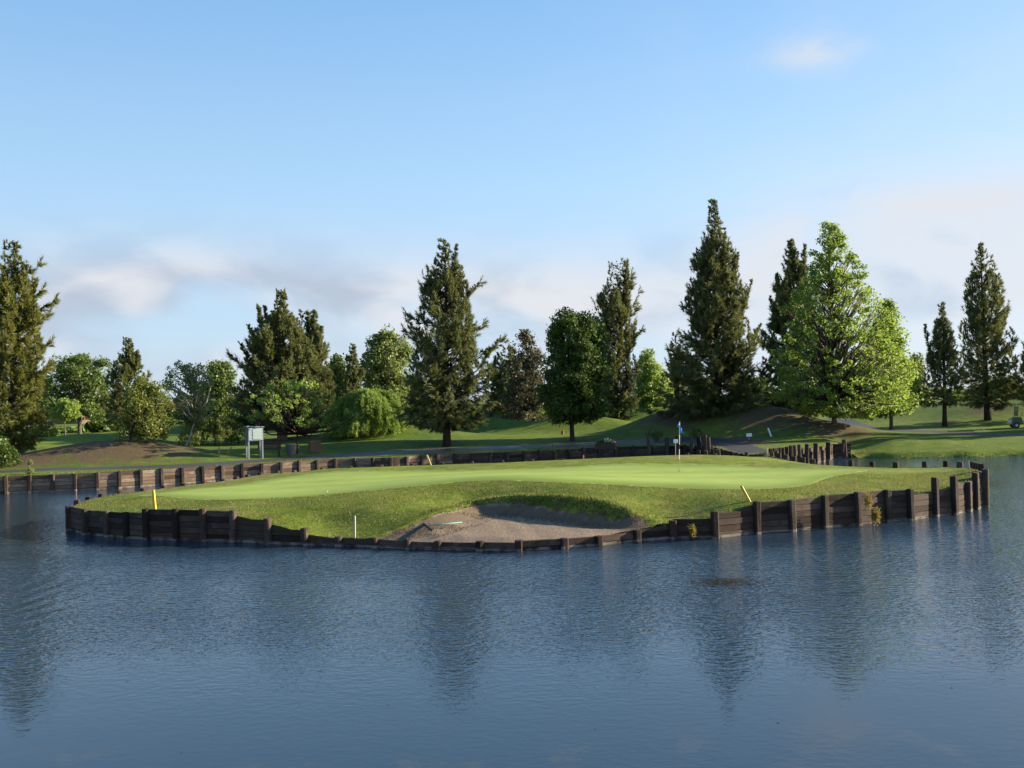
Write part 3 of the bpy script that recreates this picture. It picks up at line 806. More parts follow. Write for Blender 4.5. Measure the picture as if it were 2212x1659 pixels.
def casuarina(name, x, y, dist, env, label, seed, mat=None, nb=150, k=20, spires=(), rise=1.0, droop=0.12, group='dark feathery conifers', gap=0.0, ln=0.38, wd=0.024,
              clear=0.09, juts=(), bark=None, trunk_r=0.24, zoff=0.0, dens=6.5, leads=()):
    r = np.random.RandomState(seed); mat = mat or L_cas; k = int(k * 1.25)
    p = at_d(x, y, dist); gz = zl(p.x, p.y); base = Vector((p.x, dist, gz - 0.05))
    root = empty(name, base, label, 'tree', group)
    E = envelope(env, dist, base); top = E[0][-1]; low = E[0][0]
    VV, TT = [], []; tubes = []
    xt = (E[2][-1] - E[1][-1]) / 2
    def tx(z): return xt * np.clip(z / top, 0, 1) ** 1.5
    tz = np.linspace(-0.3, top * 0.97, 9)
    tubes.append(([(tx(z) + r.uniform(-.04, .04), r.uniform(-.04, .04), z) for z in tz], [trunk_r * (1.25 if i == 0 else 1) * (1 - 0.93 * i / 8) + 0.012 for i in range(9)], 8))
    tuO, tuA, tuL, tuT, tuS = [], [], [], [], []
    ph = r.rand(4) * 6.283
    nb = int(nb * .68); fr = np.linspace(0, 1, nb); dens *= 0.98; nj = len(juts)
    for i in range(nb + nj):
        i_ = i; i = min(i, nb - 1)
        # more branches low down where the crown is wide
        f = fr[i] ** 1.25
        zt = low + (top - low) * (f + r.uniform(-.012, .012)); zt = min(max(zt, low + .05), top)
        az = i * 2.39996 + r.uniform(-.5, .5)
        m_, dlt, c = env_r(E, zt, az)
        reach = (m_ + dlt * c * abs(c)) * (0.58 + 0.50 * r.rand() ** 0.8)
        if r.rand() < 0.10: reach *= 1.12
        hr = (zt - low) / (top - low)
        reach *= 0.88 + 0.20 * math.sin(az * 2 + hr * 9 + ph[0]) * math.sin(hr * 17 + ph[1]) + 0.08 * math.sin(hr * 41 + az + ph[2])
        reach = max(reach, 0.12)
        jut = i_ >= nb
        if jut:
            jp = at_d(juts[i_ - nb][0], juts[i_ - nb][1], dist); zt = jp.z - base.z; az = 0.25 if jp.x > base.x else math.pi - .25; reach = abs(jp.x - base.x)
        up = (0.12 + 1.15 * (zt - low) / (top - low)) * rise + r.uniform(-.12, .2)
        if jut: up = .45
        z0 = max(low * 0.8, zt - reach * up); tip = np.array([math.cos(az) * reach + tx(zt) * 0, math.sin(az) * reach * 0.92, zt])
        cxm = tx(z0)
        p0 = np.array([cxm, 0, z0]); p2 = tip; p1 = (p0 + p2) / 2 + np.array([0, 0, -0.12 * reach * (0.4 + up)])
        ts = np.linspace(0, 1, 5)[:, None]
        cv = (1 - ts) ** 2 * p0 + 2 * ts * (1 - ts) * p1 + ts ** 2 * p2
        tubes.append((cv.tolist(), [0.055 * (1 - 0.8 * q) * min(1, reach / 2 + .3) for q in np.linspace(0, 1, 5)], 3))
        nt = max(3, int(reach * dens * (1.0 - (gap + .15) * r.rand())))
        t = np.clip(0.22 + 0.8 * r.rand(nt, 1) ** 0.75, 0, 1.0)
        o = (1 - t) ** 2 * p0 + 2 * t * (1 - t) * p1 + t ** 2 * p2
        rad_ = np.array([math.cos(az), math.sin(az), 0.0])
        side = np.array([-math.sin(az), math.cos(az), 0.0])
        s_ = r.randn(nt, 1)
        ax = rad_ * (0.55 + 0.3 * r.rand(nt, 1)) + side * s_ * 0.75 + np.array([0, 0, 1.0]) * (0.15 + 0.75 * up * r.rand(nt, 1)) + 0.15 * r.randn(nt, 3)
        ax = unit(ax)
        L = (0.30 + 0.50 * r.rand(nt)) * (0.30 + 0.65 * min(1.2, reach / 2.2)) * (1.1 - 0.3 * t[:, 0])
        tuO.append(o + 0.06 * r.randn(nt, 3)); tuA.append(ax); tuL.append(L); tuT.append(np.full(nt, r.rand() * 0.5) + 0.3 * r.rand(nt)); tuS.append(np.full(nt, min(1.0, .30 + reach * .42)))
        if r.rand() < .62 and .10 < hr < .80:                         # upswept side leader with its own tip
            Hs = (1.0 + 1.5 * r.rand()) * min(1.0, .35 + reach * .35) * (1.15 - .4 * hr); ns_ = 22; q = np.linspace(0, 1, ns_) ** .9
            rr = 0.26 * (1 - q) + .02; an = r.rand(ns_) * 6.283
            tuO.append(tip * np.array([.93, .93, 1]) + np.column_stack([np.cos(an) * rr, np.sin(an) * rr, q * Hs - Hs * .45])); tuA.append(unit(np.column_stack([.5 * np.cos(an), .5 * np.sin(an), np.ones(ns_)])))
            tuL.append(.25 + .2 * (1 - q)); tuT.append(.3 + .5 * r.rand(ns_)); tuS.append(.8 - .35 * q)
        # tip plume, pointing up
        tuO.append(tip[None] - 0.1); tuA.append(unit((rad_ * 0.5 + np.array([0, 0, 0.5 + up]))[None])); tuL.append(np.array([(0.6 + 0.4 * r.rand()) * min(1, .3 + reach * .4)])); tuT.append(np.array([0.4 + .4 * r.rand()])); tuS.append(np.array([min(1., .45 + reach * .4)]))
    # plumes hanging close to the trunk, crown core
    nc = int((top - low) * 15)
    zc = low + (top - low) * r.rand(nc); a = r.rand(nc) * 6.283
    m0 = np.interp(zc, E[0], (E[1] + E[2]) / 2) * 0.30 * r.rand(nc)
    tuO.append(np.column_stack([tx(zc) + np.cos(a) * m0, np.sin(a) * m0, zc])); tuA.append(unit(np.column_stack([np.cos(a), np.sin(a), 0.9 + 0 * a]))); tuL.append((0.4 + .3 * r.rand(nc)) * np.clip(.3 + .5 * m0 * 3, .3, 1)); tuT.append(r.rand(nc) * .5); tuS.append(np.clip(.4 + (top - zc) * .25, .4, 1))
    # leaders: (x_px, y_top, y_base, half width px)
    for (lx, lt, lb, hwp) in spires:
        a_ = at_d(lx, lt, dist); b_ = at_d(lx, lb, dist); H = a_.z - b_.z; W_ = hwp * dist / FPX
        xo = a_.x - base.x; z0 = b_.z - base.z; yo = r.uniform(-.5, .5) * max(0.3, abs(xo) * .6)
        xb = tx(z0) + (xo - tx(z0)) * 0.55
        tubes.append(([(tx(max(.5, z0 - H * .5)), 0, max(.5, z0 - H * .5)), (xb, yo * .7, z0), (xo, yo, z0 + H * .97)], [0.07, 0.05, 0.012], 4))
        n = int(H * 26 * (0.6 + W_)); q = r.rand(n) ** 1.1; a = r.rand(n) * 6.283
        rr = W_ * (1 - q) ** 0.8 * (0.3 + 0.6 * r.rand(n)) * (0.75 + .35 * np.sin(q * 25 + r.rand() * 6))
        tuO.append(np.column_stack([xb + (xo - xb) * q + np.cos(a) * rr, yo + np.sin(a) * rr, z0 + H * q * 0.97])); tuA.append(unit(np.column_stack([np.cos(a) * .6, np.sin(a) * .6, 1.1 + 0 * a]) + .15 * r.randn(n, 3)))
        tuL.append((0.30 + 0.35 * r.rand(n)) * (1 - .6 * q)); tuT.append(0.25 + .5 * r.rand(n)); tuS.append(.85 - .45 * q)
    O = np.vstack(tuO); A = np.vstack(tuA); L = np.concatenate(tuL); T = np.concatenate(tuT); S_ = np.concatenate(tuS)
    lowf = np.clip(1 - (O[:, 2] - low) / (0.35 * (top - low)), 0, 1)
    A = A.copy(); A[:, 2] -= lowf * 0.95; A = unit(A)
    V, n = needles(r, O, A, L, k, 0.42, ln * S_, wd, droop)
    tint = np.clip(np.repeat(T, k) + 0.25 * (r.rand(n) - .5), 0, 1)
    link('crown', tri_mesh('crown', V, tint, mat), root)
    link('trunk', wood_mesh('trunk', tubes, bark or B_dark), root)
    return root

def broadleaf(name, x, y, dist, env, label, seed, mat=None, nc=260, nl=90, leaf=0.16, cr_=0.7, bark=None, trunk_r=0.2, group='broadleaved trees', shell=0.55, lobes=0.18,
              lean=0.0, fork=0.5, flat=1.0, upl=0.3, limb_every=3, holes=0.0, deep=0.95, fork_z=None):
    r = np.random.RandomState(seed); mat = mat or L_mid
    p = at_d(x, y, dist); gz = zl(p.x, p.y); base = Vector((p.x, dist, gz - 0.05))
    root = empty(name, base, label, 'tree', group)
    E = envelope(env, dist, base); top = E[0][-1]; low = E[0][0]
    W = (E[1] + E[2]) / 2
    # sample heights weighted by width
    zs = np.linspace(low, top, 60); wz = np.interp(zs, E[0], W) + 0.15; cz = np.cumsum(wz); cz /= cz[-1]
    z = np.interp(r.rand(nc), cz, zs); az = r.rand(nc) * 6.283
    m_, dlt, c = env_r(E, z, az)
    lob = 1 + lobes * np.sin(az * 3 + z * 1.7 + r.rand() * 6) + lobes * 0.7 * np.sin(az * 5 - z * 2.6 + r.rand() * 6)
    rf = (shell + (1 - shell) * r.rand(nc) ** 0.5)
    inner = r.rand(nc) < 0.25; rf[inner] *= 0.3 + 0.6 * r.rand(inner.sum())
    rr = np.maximum(0.05, m_ * rf * lob - cr_ * 0.45)
    ctr = (np.interp(z, E[0], (E[2] - E[1]) / 2))
    C_ = np.column_stack([ctr + np.cos(az) * rr, np.sin(az) * rr * deep, z])
    if holes: C_ = C_[np.sin(C_[:, 0] * 1.9 + seed) * np.sin(C_[:, 2] * 1.7 + seed * 2) * np.sin(C_[:, 1] * 1.5) < 1 - holes]
    nc = len(C_)
    fz = low * 0.9 + 0.12 * (top - low) if fork_z is None else fork_z
    tubes = []
    ctop = float(np.interp(top, E[0], (E[2] - E[1]) / 2))
    def spine(q):
        q = np.clip(q, 0, top * 0.92); return np.array([lean * min(q, fz) / max(fz, .1) + ctop * (q / top) ** 2 * 0.7, 0, q])
    H = top * (0.55 + fork * 0.35); zz = [-0.3, 0.3] + list(np.linspace(0.9, H, 6))
    tubes.append(([spine(q) + np.array([r.uniform(-.05, .05), r.uniform(-.05, .05), 0]) if q > .5 else np.array([0, 0, q]) for q in zz], [trunk_r * 1.35, trunk_r] + [trunk_r * (1 - .85 * i / 5) * .92 for i in range(6)], 8))
    for i in range(0, nc, limb_every):
        c_ = C_[i]; s = max(fz * 0.95, c_[2] - (0.5 + upl) * np.hypot(c_[0], c_[1]) - r.uniform(0, .6)); s = min(s, H * .97, c_[2] - .1 if c_[2] > fz + .4 else fz)
        p0 = spine(s); mid = p0 * 0.45 + c_ * 0.55 + np.array([0, 0, -0.06 * np.linalg.norm(c_ - p0)]) + r.randn(3) * .12
        R0 = 0.02 + 0.012 * np.linalg.norm(c_ - p0)
        tubes.append(([p0, mid, c_], [R0 * 1.3, R0, 0.008], 3))
    # leaves
    cs = cr_ * (0.55 + 0.7 * r.rand(nc)); ct = r.rand(nc)
    n = nc * nl; ci = np.repeat(np.arange(nc), nl)
    dv = unit(r.randn(n, 3)); rad_ = cs[ci, None] * (0.35 + 0.65 * r.rand(n, 1) ** 0.6); rad_ *= 1 + .25 * r.randn(n, 1) * .5
    dv2 = dv * np.array([1, 1, 0.72 * flat])
    P = C_[ci] + dv2 * rad_
    nrm = unit(dv + 0.9 * r.randn(n, 3) + np.array([0, 0, 0.5]))
    a = unit(np.cross(nrm, r.randn(n, 3))); b = np.cross(nrm, a)
    sz = leaf * (0.6 + 0.8 * r.rand(n, 1))
    V = np.empty((n, 4, 3), np.float32)
    V[:, 0] = P - a * sz * .5; V[:, 1] = P - b * sz * .36; V[:, 2] = P + a * sz * .5 + nrm * sz * .12; V[:, 3] = P + b * sz * .36
    tint = np.clip(0.55 * ct[ci] + 0.55 * r.rand(n) - 0.05, 0, 1)
    link('crown', quad_mesh('crown', V.reshape(-1, 3), tint, mat), root)
    link('trunk', wood_mesh('trunk', tubes, bark or B_mid), root)
    return root

def willow(name, x, y, dist, env, label, seed, mat=None, ns=420, group='weeping trees', bark=None, trunk_r=.18, leaf=.15, hang=0.75, wd=.03, per=9, trunks=((0, 0),)):
    r = np.random.RandomState(seed); mat = mat or L_willow
    p = at_d(x, y, dist); gz = zl(p.x, p.y); base = Vector((p.x, dist, gz - 0.05))
    root = empty(name, base, label, 'tree', group)
    E = envelope(env, dist, base); top = E[0][-1]; low = E[0][0]
    VV, TT, tubes = [], [], []
    for dx, dy in trunks: tubes.append(([(dx, dy, -.3), (dx * .8 + .1, dy, top * .25), (dx * .4 - .1, 0, top * .5), (0, 0, top * .8)], [trunk_r * 1.3, trunk_r, trunk_r * .7, .03], 7))
    for i in range(ns):
        az = r.rand() * 6.283; zt = low + (top - low) * (1 - r.rand() ** 1.6 * 0.85)
        m_, dlt, c = env_r(E, zt, az); off = np.interp(zt, E[0], (E[2] - E[1]) / 2)
        rr = m_ * (0.45 + 0.6 * r.rand() ** .5) * (1 + .16 * math.sin(az * 3 + zt * 2) + .12 * math.sin(az * 7 + seed)); zt += .3 * math.sin(az * 4 + seed) * min(1, top - zt + .3)
        o = np.array([off + math.cos(az) * rr, math.sin(az) * rr * .9, zt])
        L = min(zt - low * .6, (0.5 + hang * 2.6 * r.rand()) * (top - low) / 4.5)
        n = max(4, int(L / 0.10)); q = np.linspace(0, 1, n)[:, None]
        out = np.array([math.cos(az), math.sin(az), 0])
        pts = o + out * (0.45 * np.sqrt(q)) * min(1, rr) + np.array([0, 0, 1.]) * (0.22 * np.sin(q * 3.1) - q * L) + .03 * r.randn(n, 3)
        P = np.repeat(pts, per, 0) + .06 * r.randn(n * per, 3)
        d = unit(out * .35 + np.array([0, 0, -1.]) + .55 * r.randn(len(P), 3)); wv = unit(np.cross(d, r.randn(len(P), 3))) * wd
        VV.append(leaf_tris(P, P + d * leaf * (0.6 + .8 * r.rand(len(P), 1)), wv)); TT.append(np.clip(r.rand() * .6 + .4 * r.rand(len(P)), 0, 1))
        if i % 6 == 0: tubes.append(([(0, 0, top * .4), tuple(o * .6 + np.array([0, 0, top * .3])), tuple(o)], [.05, .03, .01], 3))
    link('crown', tri_mesh('crown', np.vstack(VV), np.concatenate(TT), mat), root)
    link('trunk', wood_mesh('trunk', tubes, bark or B_mid), root)
    return root

# ---- the tall feathery conifers
casuarina('casuarina_tree', 28, 985, 66, [(965,-30,82),(930,-45,92),(880,-50,98),(820,-55,92),(770,-42,98),(720,-30,92),(670,-20,98),(620,-8,74),(580,4,58),(548,24,44),(523,33,37)],
          'tall sunlit golden-green feathery conifer cut by the left picture edge', 101, L_cas_sunlit, nb=260, k=26, spires=[(8,575,700,18),(74,600,690,7),(62,565,640,5)], juts=[(114,647),(98,682),(80,572),(104,740),(96,800),(88,625)], droop=.16, trunk_r=.26, ln=.4)
casuarina('casuarina_tree', 278, 925, 96, [(915,235,325),(870,226,340),(830,232,328),(800,244,312),(770,260,294),(745,271,286),(732,276,280)],
          'small dark pointed conifer standing behind the weeping olive-green tree', 102, None, nb=120, k=16, spires=[(298,758,810,6),(262,770,830,7),(286,745,800,5)], ln=.45, wd=.04)
casuarina('casuarina_tree', 612, 945, 86, [(912,500,700),(870,488,712),(820,494,700),(780,505,690),(740,535,668),(710,570,650),(680,592,632),(655,602,622),(628,610,616)],
          'broad dark conifer with the tallest tip of the cluster behind the bench', 103, None, nb=270, k=24, spires=[(553,655,790,13),(573,660,780,10),(535,700,800,12),(518,740,820,12),(596,690,780,9)], ln=.45, wd=.036, gap=.2)
casuarina('casuarina_tree', 660, 932, 90, [(905,580,725),(860,590,722),(800,612,712),(760,630,704),(720,646,694),(695,660,690),(672,672,686)],
          'lower right conifer of the cluster, its trunk on the brown mound', 104, None, nb=150, k=22, spires=[(664,675,770,9),(681,670,770,8),(697,705,790,8)], ln=.45, wd=.036, group='dark feathery conifers')
casuarina('casuarina_tree', 764, 905, 112, [(895,738,790),(840,738,790),(800,746,782),(765,754,774),(745,761,766)],
          'slim short columnar conifer between the conifer cluster and the pale round tree', 105, None, nb=80, k=16, ln=.5, wd=.045)
casuarina('casuarina_tree', 966, 960, 73, [(912,868,1058),(880,858,1066),(840,866,1072),(800,874,1062),(770,878,1060),(745,890,1050),(712,884,1046),(680,892,1048),(650,918,1030),(615,916,1012),(580,930,1000),(550,950,984),(520,959,966)],
          'tall dark twin-tipped conifer standing alone beside the cart path at centre', 106, None, nb=300, k=26,
          juts=[(1038,612),(880,680),(914,620),(1090,735),(860,880),(1046,700),(1086,790)], spires=[(986,528,640,9),(940,560,650,9),(925,590,660,8),(1034,612,650,5),(1083,728,800,10),(945,755,850,14),(1018,690,760,12)], droop=.15, trunk_r=.27, gap=.5, ln=.38)
casuarina('casuarina_tree', 1331, 931, 92, [(905,1316,1352),(880,1306,1372),(840,1308,1378),(800,1302,1374),(760,1298,1372),(720,1300,1374),(680,1292,1378),(650,1290,1374),(620,1308,1372),(590,1332,1366),(564,1350,1358)],
          'tall slender dark conifer directly right of the dense oval tree', 107, None, nb=270, k=24, juts=[(1390,713),(1377,668),(1288,655),(1372,740)], spires=[(1355,562,670,9),(1333,592,700,10),(1301,660,730,9),(1388,714,740,4),(1318,625,700,8),(1375,690,770,8)], droop=.12, trunk_r=.24, gap=.15)
casuarina('casuarina_tree', 1552, 908, 80, [(890,1428,1650),(860,1420,1655),(820,1432,1650),(770,1444,1640),(720,1458,1632),(670,1474,1618),(620,1490,1602),(570,1502,1588),(530,1516,1574),(490,1528,1562),(460,1537,1552),(434,1542,1546)],
          'tallest and widest dark conifer, on the mounds behind the flag', 108, None, nb=420, k=26, spires=[(1567,490,600,8),(1593,545,660,9),(1620,605,700,9),(1505,590,680,9),(1480,640,720,9),(1640,700,780,8)], droop=.13, trunk_r=.33, dens=7.0)
casuarina('casuarina_tree', 1722, 895, 97, [(885,1650,1800),(840,1650,1800),(780,1655,1790),(720,1652,1775),(680,1655,1765),(640,1662,1752),(600,1680,1742),(560,1694,1728),(520,1706,1714)],
          'dark conifer half hidden behind the big bright green tree', 109, None, nb=240, k=24, spires=[(1738,525,620,9),(1678,590,680,10),(1709,525,610,7),(1665,640,720,9)], ln=.5, wd=.04)
casuarina('casuarina_tree', 2041, 905, 83, [(872,2004,2082),(840,1994,2084),(800,2004,2078),(770,2008,2070),(740,2014,2062),(710,2026,2052),(680,2033,2043),(655,2036,2039)],
          'smaller thin conifer with one side leader, left of the right-hand conifer', 110, None, nb=110, k=18, spires=[(1998,700,800,5),(2020,712,780,5),(2058,715,780,5)], gap=.4, ln=.42, trunk_r=.2)
casuarina('casuarina_tree', 2133, 893, 85.5, [(872,2080,2185),(850,2072,2200),(810,2070,2206),(770,2076,2198),(730,2082,2188),(700,2072,2188),(660,2076,2182),(620,2092,2162),(590,2098,2150),(560,2110,2140),(527,2115,2120)],
          'tall open-branched conifer standing near the right picture edge', 111, None, nb=230, k=22, spires=[(2152,590,680,7),(2090,640,710,7),(2170,640,720,7),(2185,660,740,6)], gap=.45, trunk_r=.27)
casuarina('casuarina_tree', 2245, 900, 84, [(875,2195,2300),(820,2196,2300),(770,2208,2290),(740,2214,2280),(700,2225,2262),(640,2238,2250)],
          'conifer mostly outside the right picture edge, only its left branches showing', 112, None, nb=120, k=20, gap=.3)
casuarina('casuarina_tree', 2520, 905, 74, [(880,2450,2590),(820,2455,2585),(740,2470,2570),(640,2495,2550),(560,2515,2525)],
          'conifer beyond the right picture edge that throws its long shadow over the bank', 115, None, nb=100, k=14, ln=.5, wd=.05)
casuarina('casuarina_tree', 2760, 905, 79, [(880,2690,2830),(820,2695,2825),(740,2710,2810),(640,2735,2790),(560,2755,2765)],
          'second conifer well beyond the right picture edge, seen by its shadow streak', 116, None, nb=100, k=14, ln=.5, wd=.05)
casuarina('casuarina_tree', 1470, 893, 112, [(885,1430,1510),(850,1422,1515),(800,1426,1505),(770,1432,1490),(745,1440,1470)],
          'short dark conifer peeking out left of the tallest conifer', 113, None, nb=100, k=16, ln=.5, wd=.045)
casuarina('casuarina_tree', 1100, 902, 108, [(895,1040,1160),(860,1045,1160),(820,1055,1150),(780,1070,1135),(750,1090,1115)],
          'dark conifer in the shade behind the brownish tree', 114, L_cas, nb=110, k=18, ln=.5, wd=.05)

# ---- broadleaved trees
broadleaf('oval_tree', 1236, 938, 77, [(905,1190,1300),(880,1165,1314),(840,1160,1318),(800,1170,1318),(760,1178,1314),(725,1180,1312),(700,1184,1306),(685,1192,1290),(674,1206,1222)],
          'dense rounded dark green tree with a flat top at centre', 201, L_dark, nc=520, nl=110, leaf=.17, cr_=.62, trunk_r=.19, bark=B_dark, lobes=.08, shell=.6)
broadleaf('plane_tree', 1803, 928, 74.5, [(898,1775,1890),(885,1712,1950),(850,1674,1968),(810,1670,1960),(770,1678,1950),(730,1682,1940),(690,1694,1924),(650,1704,1906),(600,1738,1872),(550,1752,1848),(510,1766,1825),(485,1776,1806),(463,1783,1791)],
          'large airy bright green tree on the little mound right of the bridge', 202, L_bright, nc=980, nl=46, leaf=.17, cr_=.42, trunk_r=.21, bark=B_mid, lobes=.10, shell=.55, limb_every=2, fork=.9, upl=.5)
broadleaf('plane_tree', 1925, 915, 81, [(895,1850,1974),(850,1840,1984),(800,1846,1974),(750,1862,1960),(700,1884,1946),(668,1906,1932),(645,1914,1920)],
          'second bright green tree, narrower, behind the right side of the large one', 203, L_bright, nc=260, nl=75, leaf=.2, cr_=.7, trunk_r=.16, lobes=.12, limb_every=2, fork=.9)
broadleaf('young_tree', 643, 978, 69, [(922,560,720),(900,535,748),(880,540,735),(860,550,720),(845,565,705),(825,580,685)],
          'young tree with sparse yellow-green leaves beside the bench and bin', 204, L_bright, nc=160, nl=30, leaf=.16, cr_=.36, trunk_r=.09, bark=B_dark, lobes=.3, shell=.35, limb_every=1, fork=.2, upl=.5, fork_z=1.5, group='young trees')
broadleaf('birch_tree', 398, 967, 70, [(925,382,440),(900,362,455),(870,352,468),(840,350,470),(815,358,460),(790,372,446),(784,385,425)],
          'slender white-trunked leaning birch with a thin see-through crown', 205, L_pale, nc=150, nl=44, leaf=.14, cr_=.42, trunk_r=.085, bark=B_pale, lobes=.3, shell=.3, limb_every=1, fork=.5, lean=.8, group='young trees', fork_z=2.4)
broadleaf('cottonwood_tree', 836, 905, 118, [(880,790,880),(850,786,884),(820,782,884),(790,776,882),(765,778,880),(740,790,872),(722,812,862),(714,828,846)],
          'pale green rounded tree rising behind the weeping willow', 206, L_pale, nc=300, nl=70, leaf=.3, cr_=.95, trunk_r=.3, bark=B_mid, lobes=.22, limb_every=2, holes=.25)
broadleaf('cottonwood_tree', 172, 905, 115, [(900,100,235),(870,92,245),(840,90,248),(810,100,245),(790,112,232),(774,130,205)],
          'wide loose green tree behind the long mound at left', 207, L_mid, nc=260, nl=65, leaf=.27, cr_=.9, trunk_r=.25, lobes=.22, limb_every=2, holes=.35, group='trees along the far edge')
broadleaf('cottonwood_tree', 468, 900, 112, [(895,430,505),(870,425,515),(840,430,512),(810,438,508),(785,450,492)],
          'mid green tree between the birch and the conifer cluster', 208, L_mid, nc=170, nl=65, leaf=.26, cr_=.85, trunk_r=.2, lobes=.2, limb_every=2, holes=.3, group='trees along the far edge')
broadleaf('cottonwood_tree', 722, 905, 120, [(895,690,765),(860,690,765),(820,700,758),(790,708,748),(770,718,740)],
          'dark green tree filling the gap right of the conifer cluster', 209, L_mid, nc=150, nl=65, leaf=.28, cr_=.9, trunk_r=.2, lobes=.15, group='trees along the far edge')
broadleaf('poplar_tree', 1398, 905, 106, [(890,1362,1450),(860,1360,1452),(830,1362,1442),(800,1370,1430),(775,1380,1418),(762,1392,1408)],
          'light green tree between the slender conifer and the tallest conifer', 210, L_bright, nc=210, nl=70, leaf=.25, cr_=.8, trunk_r=.18, lobes=.15)
broadleaf('brown_tree', 1155, 931, 97, [(905,1080,1190),(880,1072,1196),(840,1080,1192),(800,1090,1185),(770,1098,1178),(745,1112,1168),(718,1124,1140)],
          'thin brownish-leaved tree left of the dense oval tree', 211, L_brown, nc=230, nl=62, leaf=.2, cr_=.7, trunk_r=.2, bark=B_dark, lobes=.25, limb_every=2, holes=.5)
broadleaf('small_tree', 140, 925, 92, [(902,118,172),(890,112,176),(875,116,170),(866,128,158)],
          'small round bright green tree on the far lawn at left', 212, L_bright, nc=60, nl=60, leaf=.2, cr_=.5, trunk_r=.08, lobes=.15, group='young trees')
broadleaf('sapling', 1325, 912, 98, [(905,1308,1346),(895,1304,1350),(886,1312,1342)],
          'tiny light green sapling on the lawn behind the oval tree', 213, L_bright, nc=26, nl=40, leaf=.16, cr_=.35, trunk_r=.04, group='young trees')
broadleaf('cottonwood_tree', 1985, 890, 150, [(880,1950,2010),(840,1952,2006),(800,1960,2000),(770,1968,1990)],
          'hazy pale tree far behind, between the bright tree and the thin conifer', 214, L_pale, nc=120, nl=60, leaf=.35, cr_=1.1, trunk_r=.2, lobes=.15, group='trees along the far edge')
broadleaf('cottonwood_tree', 60, 905, 125, [(900,20,105),(860,20,110),(820,35,100),(800,50,90)],
          'green tree directly behind the golden-green conifer', 215, L_mid, nc=140, nl=60, leaf=.3, cr_=1.0, trunk_r=.2, lobes=.15, group='trees along the far edge')
broadleaf('cottonwood_tree', 895, 905, 128, [(900,870,925),(860,868,930),(830,872,920),(812,880,905)],
          'low green tree half hidden behind the twin-tipped conifer', 216, L_mid, nc=110, nl=60, leaf=.3, cr_=.9, trunk_r=.2, lobes=.15, group='trees along the far edge')
broadleaf('cottonwood_tree', 1620, 888, 125, [(885,1560,1680),(850,1560,1680),(820,1575,1660)],
          'shaded green tree behind the foot of the tallest conifer', 217, L_mid, nc=150, nl=60, leaf=.3, cr_=.95, trunk_r=.2, lobes=.15, group='trees along the far edge')
broadleaf('cottonwood_tree', 1255, 895, 128, [(890,1190,1320),(860,1190,1320),(830,1200,1310),(810,1220,1290)],
          'shaded green tree on the far side behind the oval tree', 218, L_mid, nc=170, nl=60, leaf=.3, cr_=.95, trunk_r=.2, lobes=.15, group='trees along the far edge')
broadleaf('cottonwood_tree', 2150, 868, 150, [(866,2100,2200),(845,2100,2200),(820,2120,2190)],
          'low round green tree on the skyline behind the right-hand conifer', 219, L_dark, nc=120, nl=60, leaf=.33, cr_=1.0, trunk_r=.2, lobes=.15, group='trees along the far edge')
# ---- weeping trees and bushes
broadleaf('weeping_tree', 283, 960, 66.5, [(944,258,372),(925,250,376),(900,250,378),(870,260,366),(845,272,345),(822,290,322)],
       'drooping olive-green tree on the crest of the brown mound', 301, L_olive, nc=230, nl=60, leaf=.14, cr_=.42, trunk_r=.10, bark=B_mid, lobes=.2, shell=.4, flat=1.7, group='weeping trees', holes=.15, fork_z=1.3)
willow('willow_tree', 800, 938, 83.5, [(936,716,878),(915,712,872),(890,716,862),(868,732,852),(852,752,836),(843,775,806)],
       'wide low bright green weeping willow reaching the ground', 302, L_willow, ns=900, trunk_r=.16, leaf=.17, hang=.7)
willow('willow_shrub', 463, 957, 82, [(957,400,520),(940,402,518),(920,415,500),(905,435,480)],
       'rounded yellow-green willow shrub left of the grey cabinet', 303, L_olive, ns=420, trunk_r=.08, leaf=.15, hang=.4)
def bush(name, x, y, dist, env, label, seed, mat=L_dark, nc=60, **kw):
    o = broadleaf(name, x, y, dist, env, label, seed, mat, nc=nc, nl=55, leaf=kw.get('leaf', .14), cr_=kw.get('cr_', .4), trunk_r=.04, group='bushes', limb_every=2, fork_z=.1)
    o['category'] = 'bush'; return o
bush('bush', 8, 1000, 61, [(1000,-40,38),(980,-40,34),(960,-30,26),(950,-20,14)], 'dark low bush at the left edge under the golden-green conifer', 401, L_dark, 90)
bush('bush', 870, 930, 84, [(932,830,905),(915,832,896),(900,842,880)], 'light green bush beside the right skirt of the willow', 402, L_willow, 80)
bush('bush', 1416, 946, 74, [(945,1395,1440),(935,1398,1438),(926,1406,1430)], 'dark scrubby bush behind the tall posts left of the flag', 403, L_dark, 16, cr_=.25, leaf=.09)
bush('bush', 1500, 943, 75, [(943,1482,1520),(933,1486,1516),(925,1494,1508)], 'small dark bush on the shaded mound right of the flag', 404, L_dark, 12, cr_=.22, leaf=.09)
bush('bush', 62, 1026, 56.6, [(1024,56,70),(1000,54,72),(985,60,68)], 'spindly sapling shoot on the bank above the left timber wall', 405, L_pale, 10, cr_=.16, leaf=.07)

